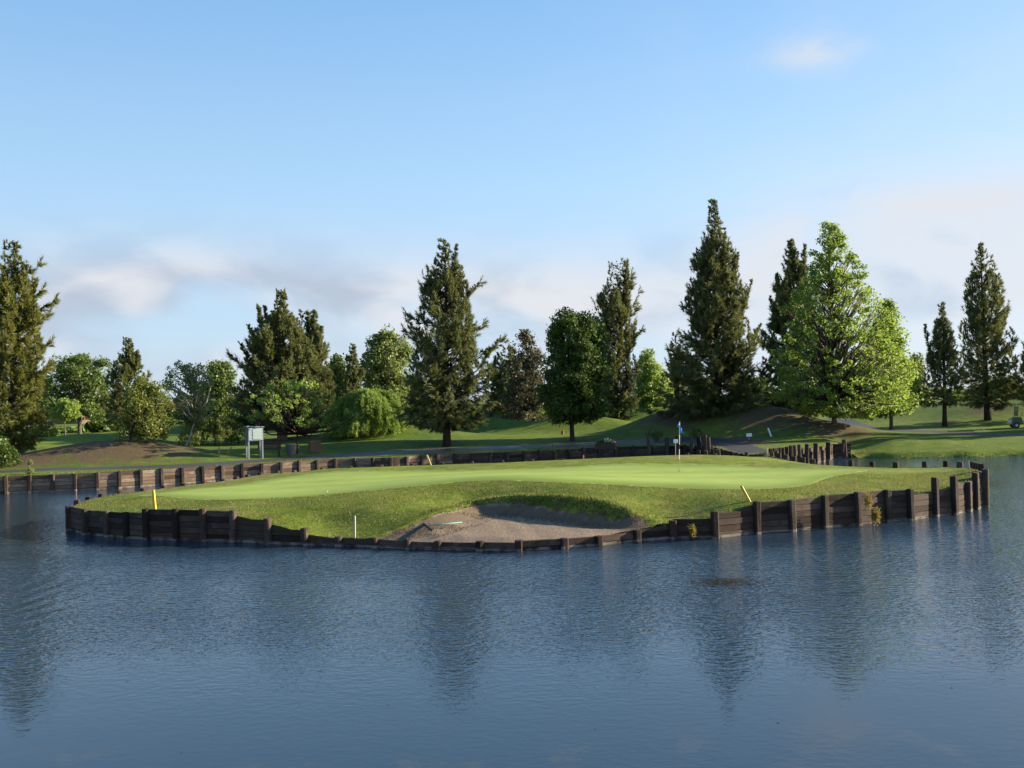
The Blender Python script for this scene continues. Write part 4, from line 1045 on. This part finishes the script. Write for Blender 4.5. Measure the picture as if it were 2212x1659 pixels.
# far-off hedges and trees that read as one mass
def far_mass(name, rows, mat, seed, label):
    r = np.random.RandomState(seed); VV = []; TT = []
    for x0, x1, ytop, ybase, dist, dens in rows:
        a = at_d(x0, ybase, dist); b = at_d(x1, ybase, dist); h = (ybase - ytop) * dist / FPX
        n = int((b.x - a.x) / 1.6 * dens)
        cx_ = a.x + (b.x - a.x) * r.rand(n); cy_ = dist + r.uniform(-6, 6, n); gz = z_land(np.column_stack([cx_, cy_]))
        hh = h * (0.55 + .55 * r.rand(n)) * (0.8 + .3 * np.sin(cx_ * .23 + seed))
        for X_, Y_, g, H in zip(cx_, cy_, gz, hh):
            m_ = 130; dv = unit(r.randn(m_, 3)); P = np.array([X_, Y_, g + H * .5]) + dv * np.array([1.5, 1.5, H * .55]) * (0.5 + .5 * r.rand(m_, 1))
            P[:, 2] = np.maximum(P[:, 2], g + .05)
            nn = unit(dv + .8 * r.randn(m_, 3)); t = unit(np.cross(nn, r.randn(m_, 3))); bb = np.cross(nn, t); s = dist * .0028 * (0.6 + .8 * r.rand(m_, 1))
            V = np.empty((m_, 4, 3), np.float32); V[:, 0] = P - t * s; V[:, 1] = P - bb * s; V[:, 2] = P + t * s; V[:, 3] = P + bb * s
            VV.append(V.reshape(-1, 3)); TT.append(np.clip(r.rand() * .6 + .4 * r.rand(m_), 0, 1))
    o = link(name, quad_mesh(name, np.vstack(VV), np.concatenate(TT), mat)); tag(o, label, None, None, 'stuff')
far_mass('distant_hedge', [(-200,560,893,915,135,1.5),(90,240,892,925,118,1.3),(480,780,872,912,150,1.2),(850,1120,862,905,140,1.6),(1040,1480,845,898,150,2.2),(1500,1800,850,885,145,1.6),(2000,2300,848,868,210,.8)],
         L_dark, 31, 'dark hedges and low trees massed along the far side of the lawns')
far_mass('distant_woods', [(-400,2600,868,880,330,.6),(300,1300,872,885,260,.6)], L_mid, 33, 'faint far-off line of trees at the horizon')

# rough grass blades along the banks and slopes
def blades(name, n, xr, yr, zf, ok, size, seed, label, mat=L_blade):
    r = np.random.RandomState(seed); P = np.column_stack([r.uniform(*xr, n), r.uniform(*yr, n)]); P = P[ok(P)]
    pat = wob(P, 2.2, seed + 1); P = P[r.rand(len(P)) < 0.6 + .8 * pat]; n = len(P)
    z = zf(P); B = np.column_stack([P, z - .005]); d = unit(np.column_stack([.45 * r.randn(n), .45 * r.randn(n), np.ones(n)]))
    h = size * (0.4 + .9 * r.rand(n, 1)); a = r.rand(n) * 6.283
    wv = np.column_stack([np.cos(a), np.sin(a), 0 * a]) * size * .16
    tint = np.clip(.45 + .45 * wob(P, 1.1, seed + 3) * 2 + .3 * (r.rand(n) - .5), 0, 1)
    o = link(name, tri_mesh(name, leaf_tris(B, B + d * h, wv), tint, mat)); tag(o, label, None, None, 'stuff'); return o
gp = np.array(green)
eg = ISLAND + [ISLAND[0]]
blades('edge_grass', 30000, (-18.5, 18.8), (29.2, 46), z_island, lambda P: inside(P, ISLAND) & (seg_dist(P, eg) < .22) & ~inside(P, SAND), .12, 57, 'longer grass hanging over the top of the island boards')
blades('rough_grass', 330000, (-18.5, 18.5), (29.3, 40), z_island, lambda P: inside(P, ISLAND) & ~inside(P, green) & ~inside(P, SANDM), .055, 51, 'short rough grass on the slopes of the island')
blades('shore_grass', 70000, (-30, 46), (54, 70), z_land, lambda P: (seg_dist(P, shore) < 1.2) & inside(P, LAND) & ~inside(P, PATH), .11, 53, 'unmown grass along the edge of the far bank')
blades('shore_reeds', 26000, (21, 50), (60, 69), z_land, lambda P: (seg_dist(P, nat_s) < .45) & inside(P, LAND), .22, 54, 'taller weeds at the water line of the right bank')
blades('lip_grass', 42000, (-3, 5.5), (30, 36.4), z_island, lambda P: (seg_dist(P, lip_m) < .3) & ~inside(P, SANDM) & (P[:, 1] > 31), .11, 58, 'longer grass hanging over the lip of the bunker')
# dry scraps strewn over the bunker's upper edge
blades('bunker_debris', 14000, (-5, 5.5), (29.6, 36), z_island, lambda P: inside(P, SAND) & (seg_dist(P, lip_m) < 1.5 - .1 * P[:, 0]) & (wob(P, 2.0, 9) > -.12), .085, 55, 'dry roots and dead grass at the upper edge of the sand',
       leaf_mat('dead_grass', (0.03, 0.022, 0.013), (0.17, 0.125, 0.07), .2))

# ================================================================== OBJECTS
P_yellow = plain('yellow_paint', (0.62, 0.42, 0.05), .5, .12)
P_cream = plain('pale_wood', (0.55, 0.42, 0.26), .8, .2)
P_white = plain('white_paint', (0.78, 0.78, 0.76), .5, .08)
P_grey = plain('grey_paint', (0.09, 0.11, 0.13), .55, .12)
P_lgrey = plain('light_grey_paint', (0.17, 0.20, 0.21), .55, .1)
P_louvre = plain('louvre_paint', (0.62, 0.65, 0.66), .55, .1)
P_panel = plain('translucent_panel', (0.33, 0.42, 0.38), .35, .1)
P_dkwood = plain('dark_brown_wood', (0.05, 0.034, 0.024), .8, .3)
P_brwood = plain('brown_wood', (0.16, 0.10, 0.06), .8, .3)
P_conc = plain('concrete', (0.13, 0.12, 0.11), .9, .15)
P_tan = plain('terracotta', (0.45, 0.28, 0.18), .8, .15)
P_flag = plain('blue_flag_cloth', (0.06, 0.24, 0.72), .8, .15)
P_black = plain('black_rubber', (0.02, 0.02, 0.02), .6, .2)
P_rake = plain('teal_handle', (0.12, 0.30, 0.27), .5, .1)
P_red = plain('red_paint', (0.5, 0.07, 0.03), .6, .1)
P_pink = plain('weathered_red_wood', (0.42, 0.20, 0.13), .8, .2)
P_cart = plain('dark_green_paint', (0.012, 0.05, 0.035), .3, .1, spec=.5)
P_seat = plain('cream_vinyl', (0.5, 0.45, 0.36), .5, .05)
P_roof = plain('red_tile', (0.26, 0.09, 0.06), .9, .2)
P_wall = plain('house_stucco', (0.13, 0.085, 0.065), .9, .1)
P_glass = plain('window_glass', (0.03, 0.04, 0.05), .1, .1, spec=.6)
P_metal = plain('steel', (0.35, 0.34, 0.32), .4, .1, metal=.6)
P_petal = plain('white_petal', (0.75, 0.75, 0.6), .7, .1)
P_ppetal = plain('pink_petal', (0.6, 0.25, 0.25), .7, .1)
zi = lambda x, y: float(z_island(np.array([[x, y]]))[0])

def hit(x, y, zf, d0=28, d1=130):
    """where the sight line through a measured point meets the ground"""
    d_ = d0
    while d_ < d1:
        p = at_d(x, y, d_)
        if p.z <= zf(p.x, p.y): return p
        d_ += 0.05
    return at_d(x, y, d1)

def stake(x0, y0, x1, y1, p, wpx, mat, label, tipmat=None, group='course marker stakes'):
    q = at_d(x1, y1, p.y); b = Vector((p.x, p.y, p.z - .12)); root = empty('marker_stake', (p.x, p.y, p.z), label, 'stake', group)
    w = wpx * p.y / FPX / 2; d_ = (q - b)
    rot = d_.to_track_quat('Z', 'Y').to_matrix(); L = d_.length; c = (b + q) / 2 - p
    MB().bbox(c, (2 * w, 2 * w, L), w * .35, rot).build('shaft', mat, root)
    t = MB(); t.box(q - p + d_.normalized() * (.004), (2 * w * .8, 2 * w * .8, .02), rot, .7); t.build('tip', tipmat or mat, root)
p = at_z(336, 1101, .98); p.z = zi(p.x, p.y)
stake(336, 1097, 331, 1059, p, 5.6, P_yellow, 'yellow marker stake behind the raised left part of the island wall')
p = at_d(1627, 1090, 32.25)
stake(1627, 1090, 1601, 1050, p, 5.6, P_yellow, 'yellow marker stake leaning left above the right island wall')
p = at_d(766, 1160, 31.45)
stake(766, 1160, 766, 1115, p, 4.4, P_cream, 'pale unpainted stake upright at the left end of the bunker')
p = Vector(at_z(932, 1013, 1.05)); p = at_d(932, 1012, 56.6); p.z = max(.93, p.z - .1)
stake(932, 1012, 922, 983, p, 3.6, plain('faded_yellow', (0.5, 0.42, 0.10), .6, .1), 'thin faded yellow stake leaning behind the back edge of the green')
p = hit(1198, 972, zl, 60); stake(1198, 972, 1193, 955, p, 3.4, P_conc, 'grey stake leaning on the far bank right of the twin-tipped conifer', P_black)
p = at_d(1260, 997, 55.5); p.z = zi(p.x, p.y); stake(1260, 997, 1260, 983, p, 3.0, P_pink, 'short reddish stake at the back of the green')
p = at_d(1657, 987, 55.2); p.z = zi(p.x, p.y); stake(1657, 987, 1657, 968, p, 3.4, P_cream, 'cream stake at the island end of the causeway')
p = hit(2096, 1028, zi, 36, 44); stake(2096, 1028, 2092, 995, p, 2.0, P_metal, 'thin bare metal rod near the right corner of the island')
p = hit(473, 980, zl, 58); stake(473, 980, 473, 966, p, 3.2, P_pink, 'reddish upright stake on the lawn left of the grey cabinet')
p = hit(489, 980, zl, 58); stake(489, 980, 500, 966, p, 3.2, P_pink, 'reddish slanting stake on the lawn left of the grey cabinet')
p = hit(1667, 943, zl, 60); stake(1667, 943, 1659, 925, p, 3.2, P_white, 'white stake leaning left on the slope behind the causeway')
p = hit(1820, 972, zl, 62); stake(1820, 975, 1822, 958, p, 4, P_dkwood, 'short dark stump post at the foot of the bright green tree mound')
p = hit(1215, 938, zl, 70); stake(1215, 938, 1215, 930, p, 6, P_red, 'small red-orange marker on the lawn beside the oval tree trunk')

# ---- flag stick
p = hit(1467, 1018, zi, 36, 56)
fl = empty('flagstick', p, 'golf flagstick with a blue flag standing in the green', 'flagstick')
tp = at_d(1468, 911, p.y) - p; H = tp.z
for a, b, mt in ((-.1, .52, P_metal), (.52, .95, P_white), (.95, 1.15, P_black), (1.15, 1.42, P_white), (1.42, H, P_white)):
    MB().tube([(tp.x * a / H, 0, a), (tp.x * b / H, 0, b)], .0135, 8).build('pole_section', mt, fl)
vs, fs = [], []; nx_, nz_ = 14, 10
for i in range(nx_ + 1):
    for j in range(nz_ + 1):
        u = i / nx_; v = j / nz_
        drop = .10 * u + .10 * u * u
        zz = H - .03 - v * (.46 - .10 * u) - drop * (1 - v * .3); fold = .045 * math.sin(u * 9 + v * 1.2) * (0.3 + u)
        vs.append((tp.x - .015 + (-.10 + .36 * (v ** .8)) * u * (1.0) + .06 * u * math.sin(v * 5), fold - .02, zz)); 
for i in range(nx_):
    for j in range(nz_):
        a = i * (nz_ + 1) + j; fs.append((a, a + 1, a + nz_ + 2, a + nz_ + 1))
n0 = len(vs); vs2 = [(x, y + .004, z) for x, y, z in vs]; fb_ = [tuple(i + n0 for i in f[::-1]) for f in fs]
MB().add(vs + vs2, fs + fb_).build('flag', P_flag, fl, True)
MB().tube([(0, 0, .004), (0, 0, .012)], .06, 16).build('hole_rim', P_black, fl)
# golf ball on the green
p = hit(707, 1063, zi, 34, 56)
b = MB(); b.lathe((0, 0, 0), [(.0215 * math.sin(t), .0215 - .0215 * math.cos(t)) for t in np.linspace(.1, 3.04, 9)], 12)
o = b.build('golf_ball', P_white, None, True, p); tag(o, 'white golf ball lying on the left part of the green', 'ball')

# ---- rake
p = hit(929, 1139, zi, 28, 40)
rk = empty('bunker_rake', p, 'rake with a pale teal handle lying at the left edge of the sand', 'rake')
a = at_z(914, 1132, p.z + .05) - p; b = at_z(933, 1147, p.z + .04) - p; e = at_z(998, 1128, p.z + .12) - p
d_ = (b - a); rot = d_.to_track_quat('X', 'Z').to_matrix()
MB().bbox((a + b) / 2 + Vector((0, 0, .03)), (d_.length, .045, .06), .008, rot).build('rake_head', P_black, rk)
MB().tube([(a + b) / 2 + Vector((0, 0, .05)), e], .017, 8).build('handle', P_rake, rk, True)
for i in range(14):
    q = a + d_ * ((i + .5) / 14); MB().tube([q + Vector((0, 0, .01)), q + Vector((0, -.03, -.05))], .006, 5).build('tooth', P_black, rk)

# ---- grey louvred cabinet on legs
p = hit(550, 990, zl, 56); s = p.y / FPX
cb_ = empty('cabinet', p, 'grey louvred cabinet raised on four square legs beside the path', 'cabinet', None, rad(30))
W_, D_, hb, ht = 1.02, .66, 1.13, 2.03
for sx_ in (-1, 1):
    for sy_ in (-1, 1):
        MB().bbox((sx_ * (W_ / 2 - .06), sy_ * (D_ / 2 - .06), hb / 2 - .05), (.10, .10, hb + .1), .008).build('leg', P_lgrey, cb_)
MB().bbox((0, 0, (hb + ht) / 2), (W_, D_, ht - hb), .01).build('body', P_grey, cb_)
MB().bbox((0, 0, ht + .035), (W_ + .16, D_ + .16, .07), .012, Matrix.Rotation(rad(3), 3, 'Y')).build('roof', P_lgrey, cb_)
fr = MB().bbox((0, -D_ / 2 - .012, (hb + ht) / 2), (W_ - .04, .024, ht - hb - .06), .006).build('front_frame', P_lgrey, cb_)
for i in range(8):
    MB().box((0, -D_ / 2 - .04, hb + .11 + i * .098), (W_ - .12, .02, .07), Matrix.Rotation(rad(25), 3, 'X')).build('louvre', P_louvre, cb_)
MB().bbox((.06, -D_ / 2 - .065, (hb + ht) / 2), (W_ * .48, .012, (ht - hb) * .74), .003).build('panel', P_panel, cb_)

# ---- bench, bin, boxes
def bench(p, W_, label, rz, mat=P_dkwood):
    b = empty('park_bench', p, label, 'bench', 'park benches', rz)
    for i in range(3): MB().bbox((0, -.02 + i * .15, .44), (W_, .13, .04), .008).build('seat_slat', mat, b)
    for i in range(4): MB().bbox((0, .44 + .02 * i, .56 + i * .125), (W_, .035, .115), .008).build('back_slat', mat, b)
    for sx_ in (-1, 1):
        MB().bbox((sx_ * (W_ / 2 - .18), .0, .2), (.09, .08, .48), .008).build('leg', mat, b)
        MB().bbox((sx_ * (W_ / 2 - .18), .47, .42), (.09, .08, 1.0), .008).build('leg', mat, b)
        MB().bbox((sx_ * (W_ / 2 - .18), .2, .39), (.07, .5, .06), .008).build('arm', mat, b)
    return b
p = hit(585, 985, zl, 58); bench(p, 1.55, 'dark wooden bench with its back to the path, right of the grey cabinet', rad(184))
p = hit(753, 944, zl, 60); bench(p, 1.3, 'dark bench in the shade of the willow', rad(175))
def litter(p, s, label):
    b = empty('litter_bin', p, label, 'bin')
    MB().lathe((0, 0, 0), [(.27 * s, -.05), (.30 * s, .05), (.36 * s, .62 * s), (.36 * s, .66 * s), (.30 * s, .66 * s)], 18).build('body', P_conc, b, True)
    MB().lathe((0, 0, .662 * s), [(.39 * s, 0), (.39 * s, .045), (.30 * s, .09), (.12 * s, .10)], 18).build('lid', P_conc, b, True)
p = hit(629, 983, zl, 58); litter(p, 1.0, 'round grey concrete bin between the bench and the young tree')
def crate(p, w_, d_, h_, label, rz, mat):
    b = empty('wooden_box', p, label, 'box', 'wooden boxes by the path', rz); n = 5
    for i in range(n):
        z = h_ * (i + .5) / n
        MB().bbox((0, -d_ / 2, z), (w_, .03, h_ / n - .012), .005).build('board', mat, b); MB().bbox((0, d_ / 2, z), (w_, .03, h_ / n - .012), .005).build('board', mat, b)
        MB().bbox((-w_ / 2 + .01, 0, z), (.03, d_ - .035, h_ / n - .012), .005).build('board', mat, b); MB().bbox((w_ / 2 - .01, 0, z), (.03, d_ - .035, h_ / n - .012), .005).build('board', mat, b)
    MB().bbox((0, 0, h_ / 2), (w_ - .07, d_ - .07, h_ - .03), .004).build('liner', P_dkwood, b)
    MB().bbox((0, 0, h_ + .02), (w_ + .05, d_ + .06, .04), .008, Matrix.Rotation(rad(-4), 3, 'Y')).build('lid', mat, b)
p = hit(680, 977, zl, 58); crate(p, .78, .6, .78, 'brown wooden box right of the young tree, its side in the sun', rad(25), P_brwood)
p = hit(610, 951, zl, 70); crate(p, .85, .6, .75, 'brown wooden box behind the trunk of the tall cluster conifer', rad(15), P_brwood)
p = hit(783, 941, zl, 64)
b = empty('plant_pot', p, 'small tan pot at the foot of the willow', 'pot')
MB().lathe((0, 0, 0), [(.14, 0), (.18, .3), (.20, .31), (.20, .36), (.16, .36)], 14).build('body', P_tan, b, True)
MB().lathe((0, 0, .33), [(.155, 0), (.15, .015), (.05, .02)], 12).build('soil', P_dkwood, b)

# ---- flower planter on the bank
p = hit(1308, 968, zl, 66)
pl = empty('flower_planter', p, 'dark planter box with white and pink flowers on the shaded wall', 'planter')
MB().bbox((0, 0, .14), (1.35, .45, .42), .015).build('box', P_dkwood, pl)
r0 = np.random.RandomState(77); n = 700
P = np.column_stack([r0.uniform(-.6, .6, n), r0.uniform(-.2, .2, n), .34 + .22 * r0.rand(n)]); d0_ = unit(r0.randn(n, 3) + [0, 0, .6])
link('foliage', tri_mesh('foliage', leaf_tris(P, P + d0_ * .09, unit(np.cross(d0_, r0.randn(n, 3))) * .025), r0.rand(n), L_dark), pl)
def blossom(c, rr, mat):
    m_ = MB(); k = 5
    for i in range(k):
        a = 6.283 * i / k; dx, dy = math.cos(a), math.sin(a)
        m_.add([(c[0], c[1] - .01, c[2]), (c[0] + dx * rr - dy * rr * .4, c[1] - .03, c[2] + dy * rr + dx * rr * .4), (c[0] + dx * rr * 1.2, c[1] - .045, c[2] + dy * rr * 1.2), (c[0] + dx * rr + dy * rr * .4, c[1] - .03, c[2] + dy * rr - dx * rr * .4)], [(0, 1, 2, 3)])
    m_.build('flower', mat, pl)
for i in range(16): blossom((r0.uniform(-.1, .38), r0.uniform(-.2, 0), .45 + .22 * r0.rand()), .045, P_petal)
for i in range(9): blossom((r0.uniform(.45, .75), r0.uniform(-.2, 0), .36 + .12 * r0.rand()), .045, P_ppetal)

# ---- small white signs
def small_sign(x, ytop, ybot, wpx, p, label, board):
    b = empty('small_sign', p, label, 'sign', 'small white signs'); s = p.y / FPX
    t = at_d(x, ytop, p.y) - p; bt_ = at_d(x, ybot, p.y) - p
    MB().tube([(0, 0, -.1), (t.x, 0, t.z - .02)], .02, 6).build('post', P_metal, b)
    MB().bbox(((t.x + bt_.x) / 2, -.035, (t.z + bt_.z) / 2), (wpx * s, .025, t.z - bt_.z), .006).build('board', board, b)
p = at_d(1459, 985, 55.8); p.z = zi(p.x, p.y) if inside(np.array([[p.x, p.y]]), ISLAND)[0] else .9
small_sign(1459, 949, 957, 9, p, 'small white sign directly left of the flag stick', P_white)
p = hit(1618, 950, zl, 60); small_sign(1618, 936, 943, 12, p, 'small white sign on the slope behind the causeway', P_white)

# ---- golf cart at the right edge
p = hit(2216, 924, zl, 62)
gc = empty('golf_cart', p, 'dark green golf cart parked on the path at the right picture edge', 'golf cart', None, rad(168))
prof = [(-1.15, .30), (-1.15, .75), (-1.0, .82), (-.35, .82), (-.3, .42), (.35, .38), (.42, .82), (.75, .86), (1.1, .68), (1.18, .36), (1.1, .28), (-1.1, .28)]
vs = [(a, -.55, b_) for a, b_ in prof] + [(a, .55, b_) for a, b_ in prof]; n = len(prof)
MB().add(vs, [tuple(range(n)), tuple(range(2 * n - 1, n - 1, -1))] + [(i, i + n, (i + 1) % n + n, (i + 1) % n) for i in range(n)]).build('body', P_cart, gc)
MB().bbox((-.45, 0, .86), (.5, 1.0, .12), .03).build('seat', P_seat, gc); MB().bbox((-.72, 0, 1.1), (.1, 1.0, .38), .03).build('backrest', P_seat, gc)
MB().bbox((-.05, 0, 1.86), (1.75, 1.15, .06), .02).build('roof', P_cart, gc)
for x0, x1 in ((.7, .62), (-.85, -.8)):
    for sy_ in (-.5, .5): MB().tube([(x0, sy_, .78), (x1, sy_, 1.85)], .02, 6).build('roof_post', P_black, gc)
MB().box((.66, 0, 1.3), (.012, .98, .75), Matrix.Rotation(rad(-4), 3, 'Y')).build('windshield', P_glass, gc)
MB().tube([(.55, .25, .8), (.3, .25, 1.08)], .015, 6).build('steering_column', P_black, gc)
MB().tube([(.3 + .04 * math.sin(t), .25 + .17 * math.cos(t), 1.08 + .15 * math.sin(t)) for t in np.linspace(0, 6.283, 15)], .012, 5).build('steering_wheel', P_black, gc)
for x0 in (-.75, .8):
    for sy_ in (-.5, .5):
        wh = MB().tube([(x0, sy_ - .09, .23), (x0, sy_ + .09, .23)], .23, 18).build('wheel', P_black, gc)
        MB().tube([(x0, sy_ - .095, .23), (x0, sy_ + .095, .23)], .11, 12).build('rim', P_metal, wh)
for sy_ in (-.25, .25):
    MB().tube([(-1.05, sy_, .75), (-1.2, sy_, 1.35)], .13, 12).build('golf_bag', P_black, gc)

# ---- far houses
def house(x, y, dist, w_, d_, h_, label, rz=0.0):
    p = at_d(x, y, dist); p.z = zl(p.x, p.y) - .1
    b = empty('house', p, label, 'house', 'far houses', rz)
    MB().box((0, 0, h_ / 2), (w_, d_, h_)).build('wall', P_wall, b)
    e = .5; hw_, hd = w_ / 2 + e, d_ / 2 + e; rh = d_ * .3
    MB().add([(-hw_, -hd, h_), (hw_, -hd, h_), (hw_, hd, h_), (-hw_, hd, h_), (-hw_ + hd * .9, 0, h_ + rh), (hw_ - hd * .9, 0, h_ + rh)],
             [(3, 2, 1, 0), (0, 1, 5, 4), (1, 2, 5), (2, 3, 4, 5), (3, 0, 4)]).build('roof', P_roof, b)
    for k in (-.3, 0, .3):
        wn = MB().box((k * w_, -d_ / 2 - .03, h_ * .55), (1.3, .06, 1.1)).build('window', P_white, b)
        MB().box((k * w_, -d_ / 2 - .07, h_ * .55), (1.1, .03, .9)).build('pane', P_glass, wn)
house(222, 902, 240, 15, 10, 2.6, 'low house with a reddish roof between trees at left')
house(118, 902, 230, 14, 9, 2.9, 'low house partly hidden behind the small round bright tree at left', .1)
house(420, 898, 270, 16, 10, 3.0, 'low house behind the birch trunk', -.1)
house(508, 897, 260, 12, 9, 2.8, 'low house left of the conifer cluster', .05)

# ---- weeds rooted in the timber wall, scraps on the water
def weed(x, y, p, n, size, label):
    r = np.random.RandomState(int(x)); root = empty('wall_weed', p, label, 'weed', 'weeds growing from the island wall')
    P = np.column_stack([r.normal(0, size * .5, n), r.uniform(-.12, .02, n), r.normal(0, size, n)]); d = unit(np.column_stack([.8 * r.randn(n), -.3 - .5 * r.rand(n), .5 + .9 * r.randn(n)]))
    link('foliage', tri_mesh('foliage', leaf_tris(P, P + d * .12, unit(np.cross(d, r.randn(n, 3))) * .012), r.rand(n), W_weed), root)
    MB().tube([(0, .05, -size), (0.02, -.02, 0), (0, .03, size)], .012, 5).build('stem', P_dkwood, root)
W_weed = leaf_mat('dry_weed', (0.10, 0.085, 0.02), (0.34, 0.26, 0.06), .3)
for x, y, d_, n, s_, lb in [(1873, 1082, 32.75, 260, .13, 'tuft of yellow weeds high on the island wall right of the third lit bay'), (1890, 1115, 32.95, 420, .12, 'larger ochre weed clump low on the island wall near the water'),
                            (1495, 1146, 30.75, 150, .07, 'small green-yellow weed on the low step of the island wall right of the bunker')]:
    weed(x, y, at_d(x, y, d_), n, s_, lb)
def scraps(name, n, fn, size, seed, label, mat):
    r = np.random.RandomState(seed); P = fn(r, n); a = r.rand(len(P)) * 6.283; s = size * (.4 + r.rand(len(P)))
    V = np.empty((len(P), 4, 3), np.float32); c_, s_ = np.cos(a) * s, np.sin(a) * s
    for k, (u, v) in enumerate(((-1, 0), (0, -.5), (1, 0), (0, .5))):
        V[:, k, 0] = P[:, 0] + u * c_ - v * s_; V[:, k, 1] = P[:, 1] + u * s_ + v * c_; V[:, k, 2] = .006 + .004 * r.rand(len(P))
    o = link(name, quad_mesh(name, V.reshape(-1, 3), r.rand(len(P)), mat)); tag(o, label, None, None, 'stuff')
W_scrap = leaf_mat('floating_scraps', (0.010, 0.009, 0.005), (0.05, 0.042, 0.02), .1)
c0 = at_z(1556, 1258, 0)
scraps('floating_weed', 1500, lambda r, n: np.column_stack([c0.x + r.normal(0, .42, n) + .1, c0.y + r.normal(0, .30, n)]), .022, 5, 'dark patch of weed just breaking the water surface', W_scrap)
scraps('floating_leaves', 70, lambda r, n: np.column_stack([r.uniform(-9, 12, n), 9.5 + 16 * r.rand(n) ** 1.5]), .022, 6, 'small leaves and scraps floating on the pond', W_scrap)
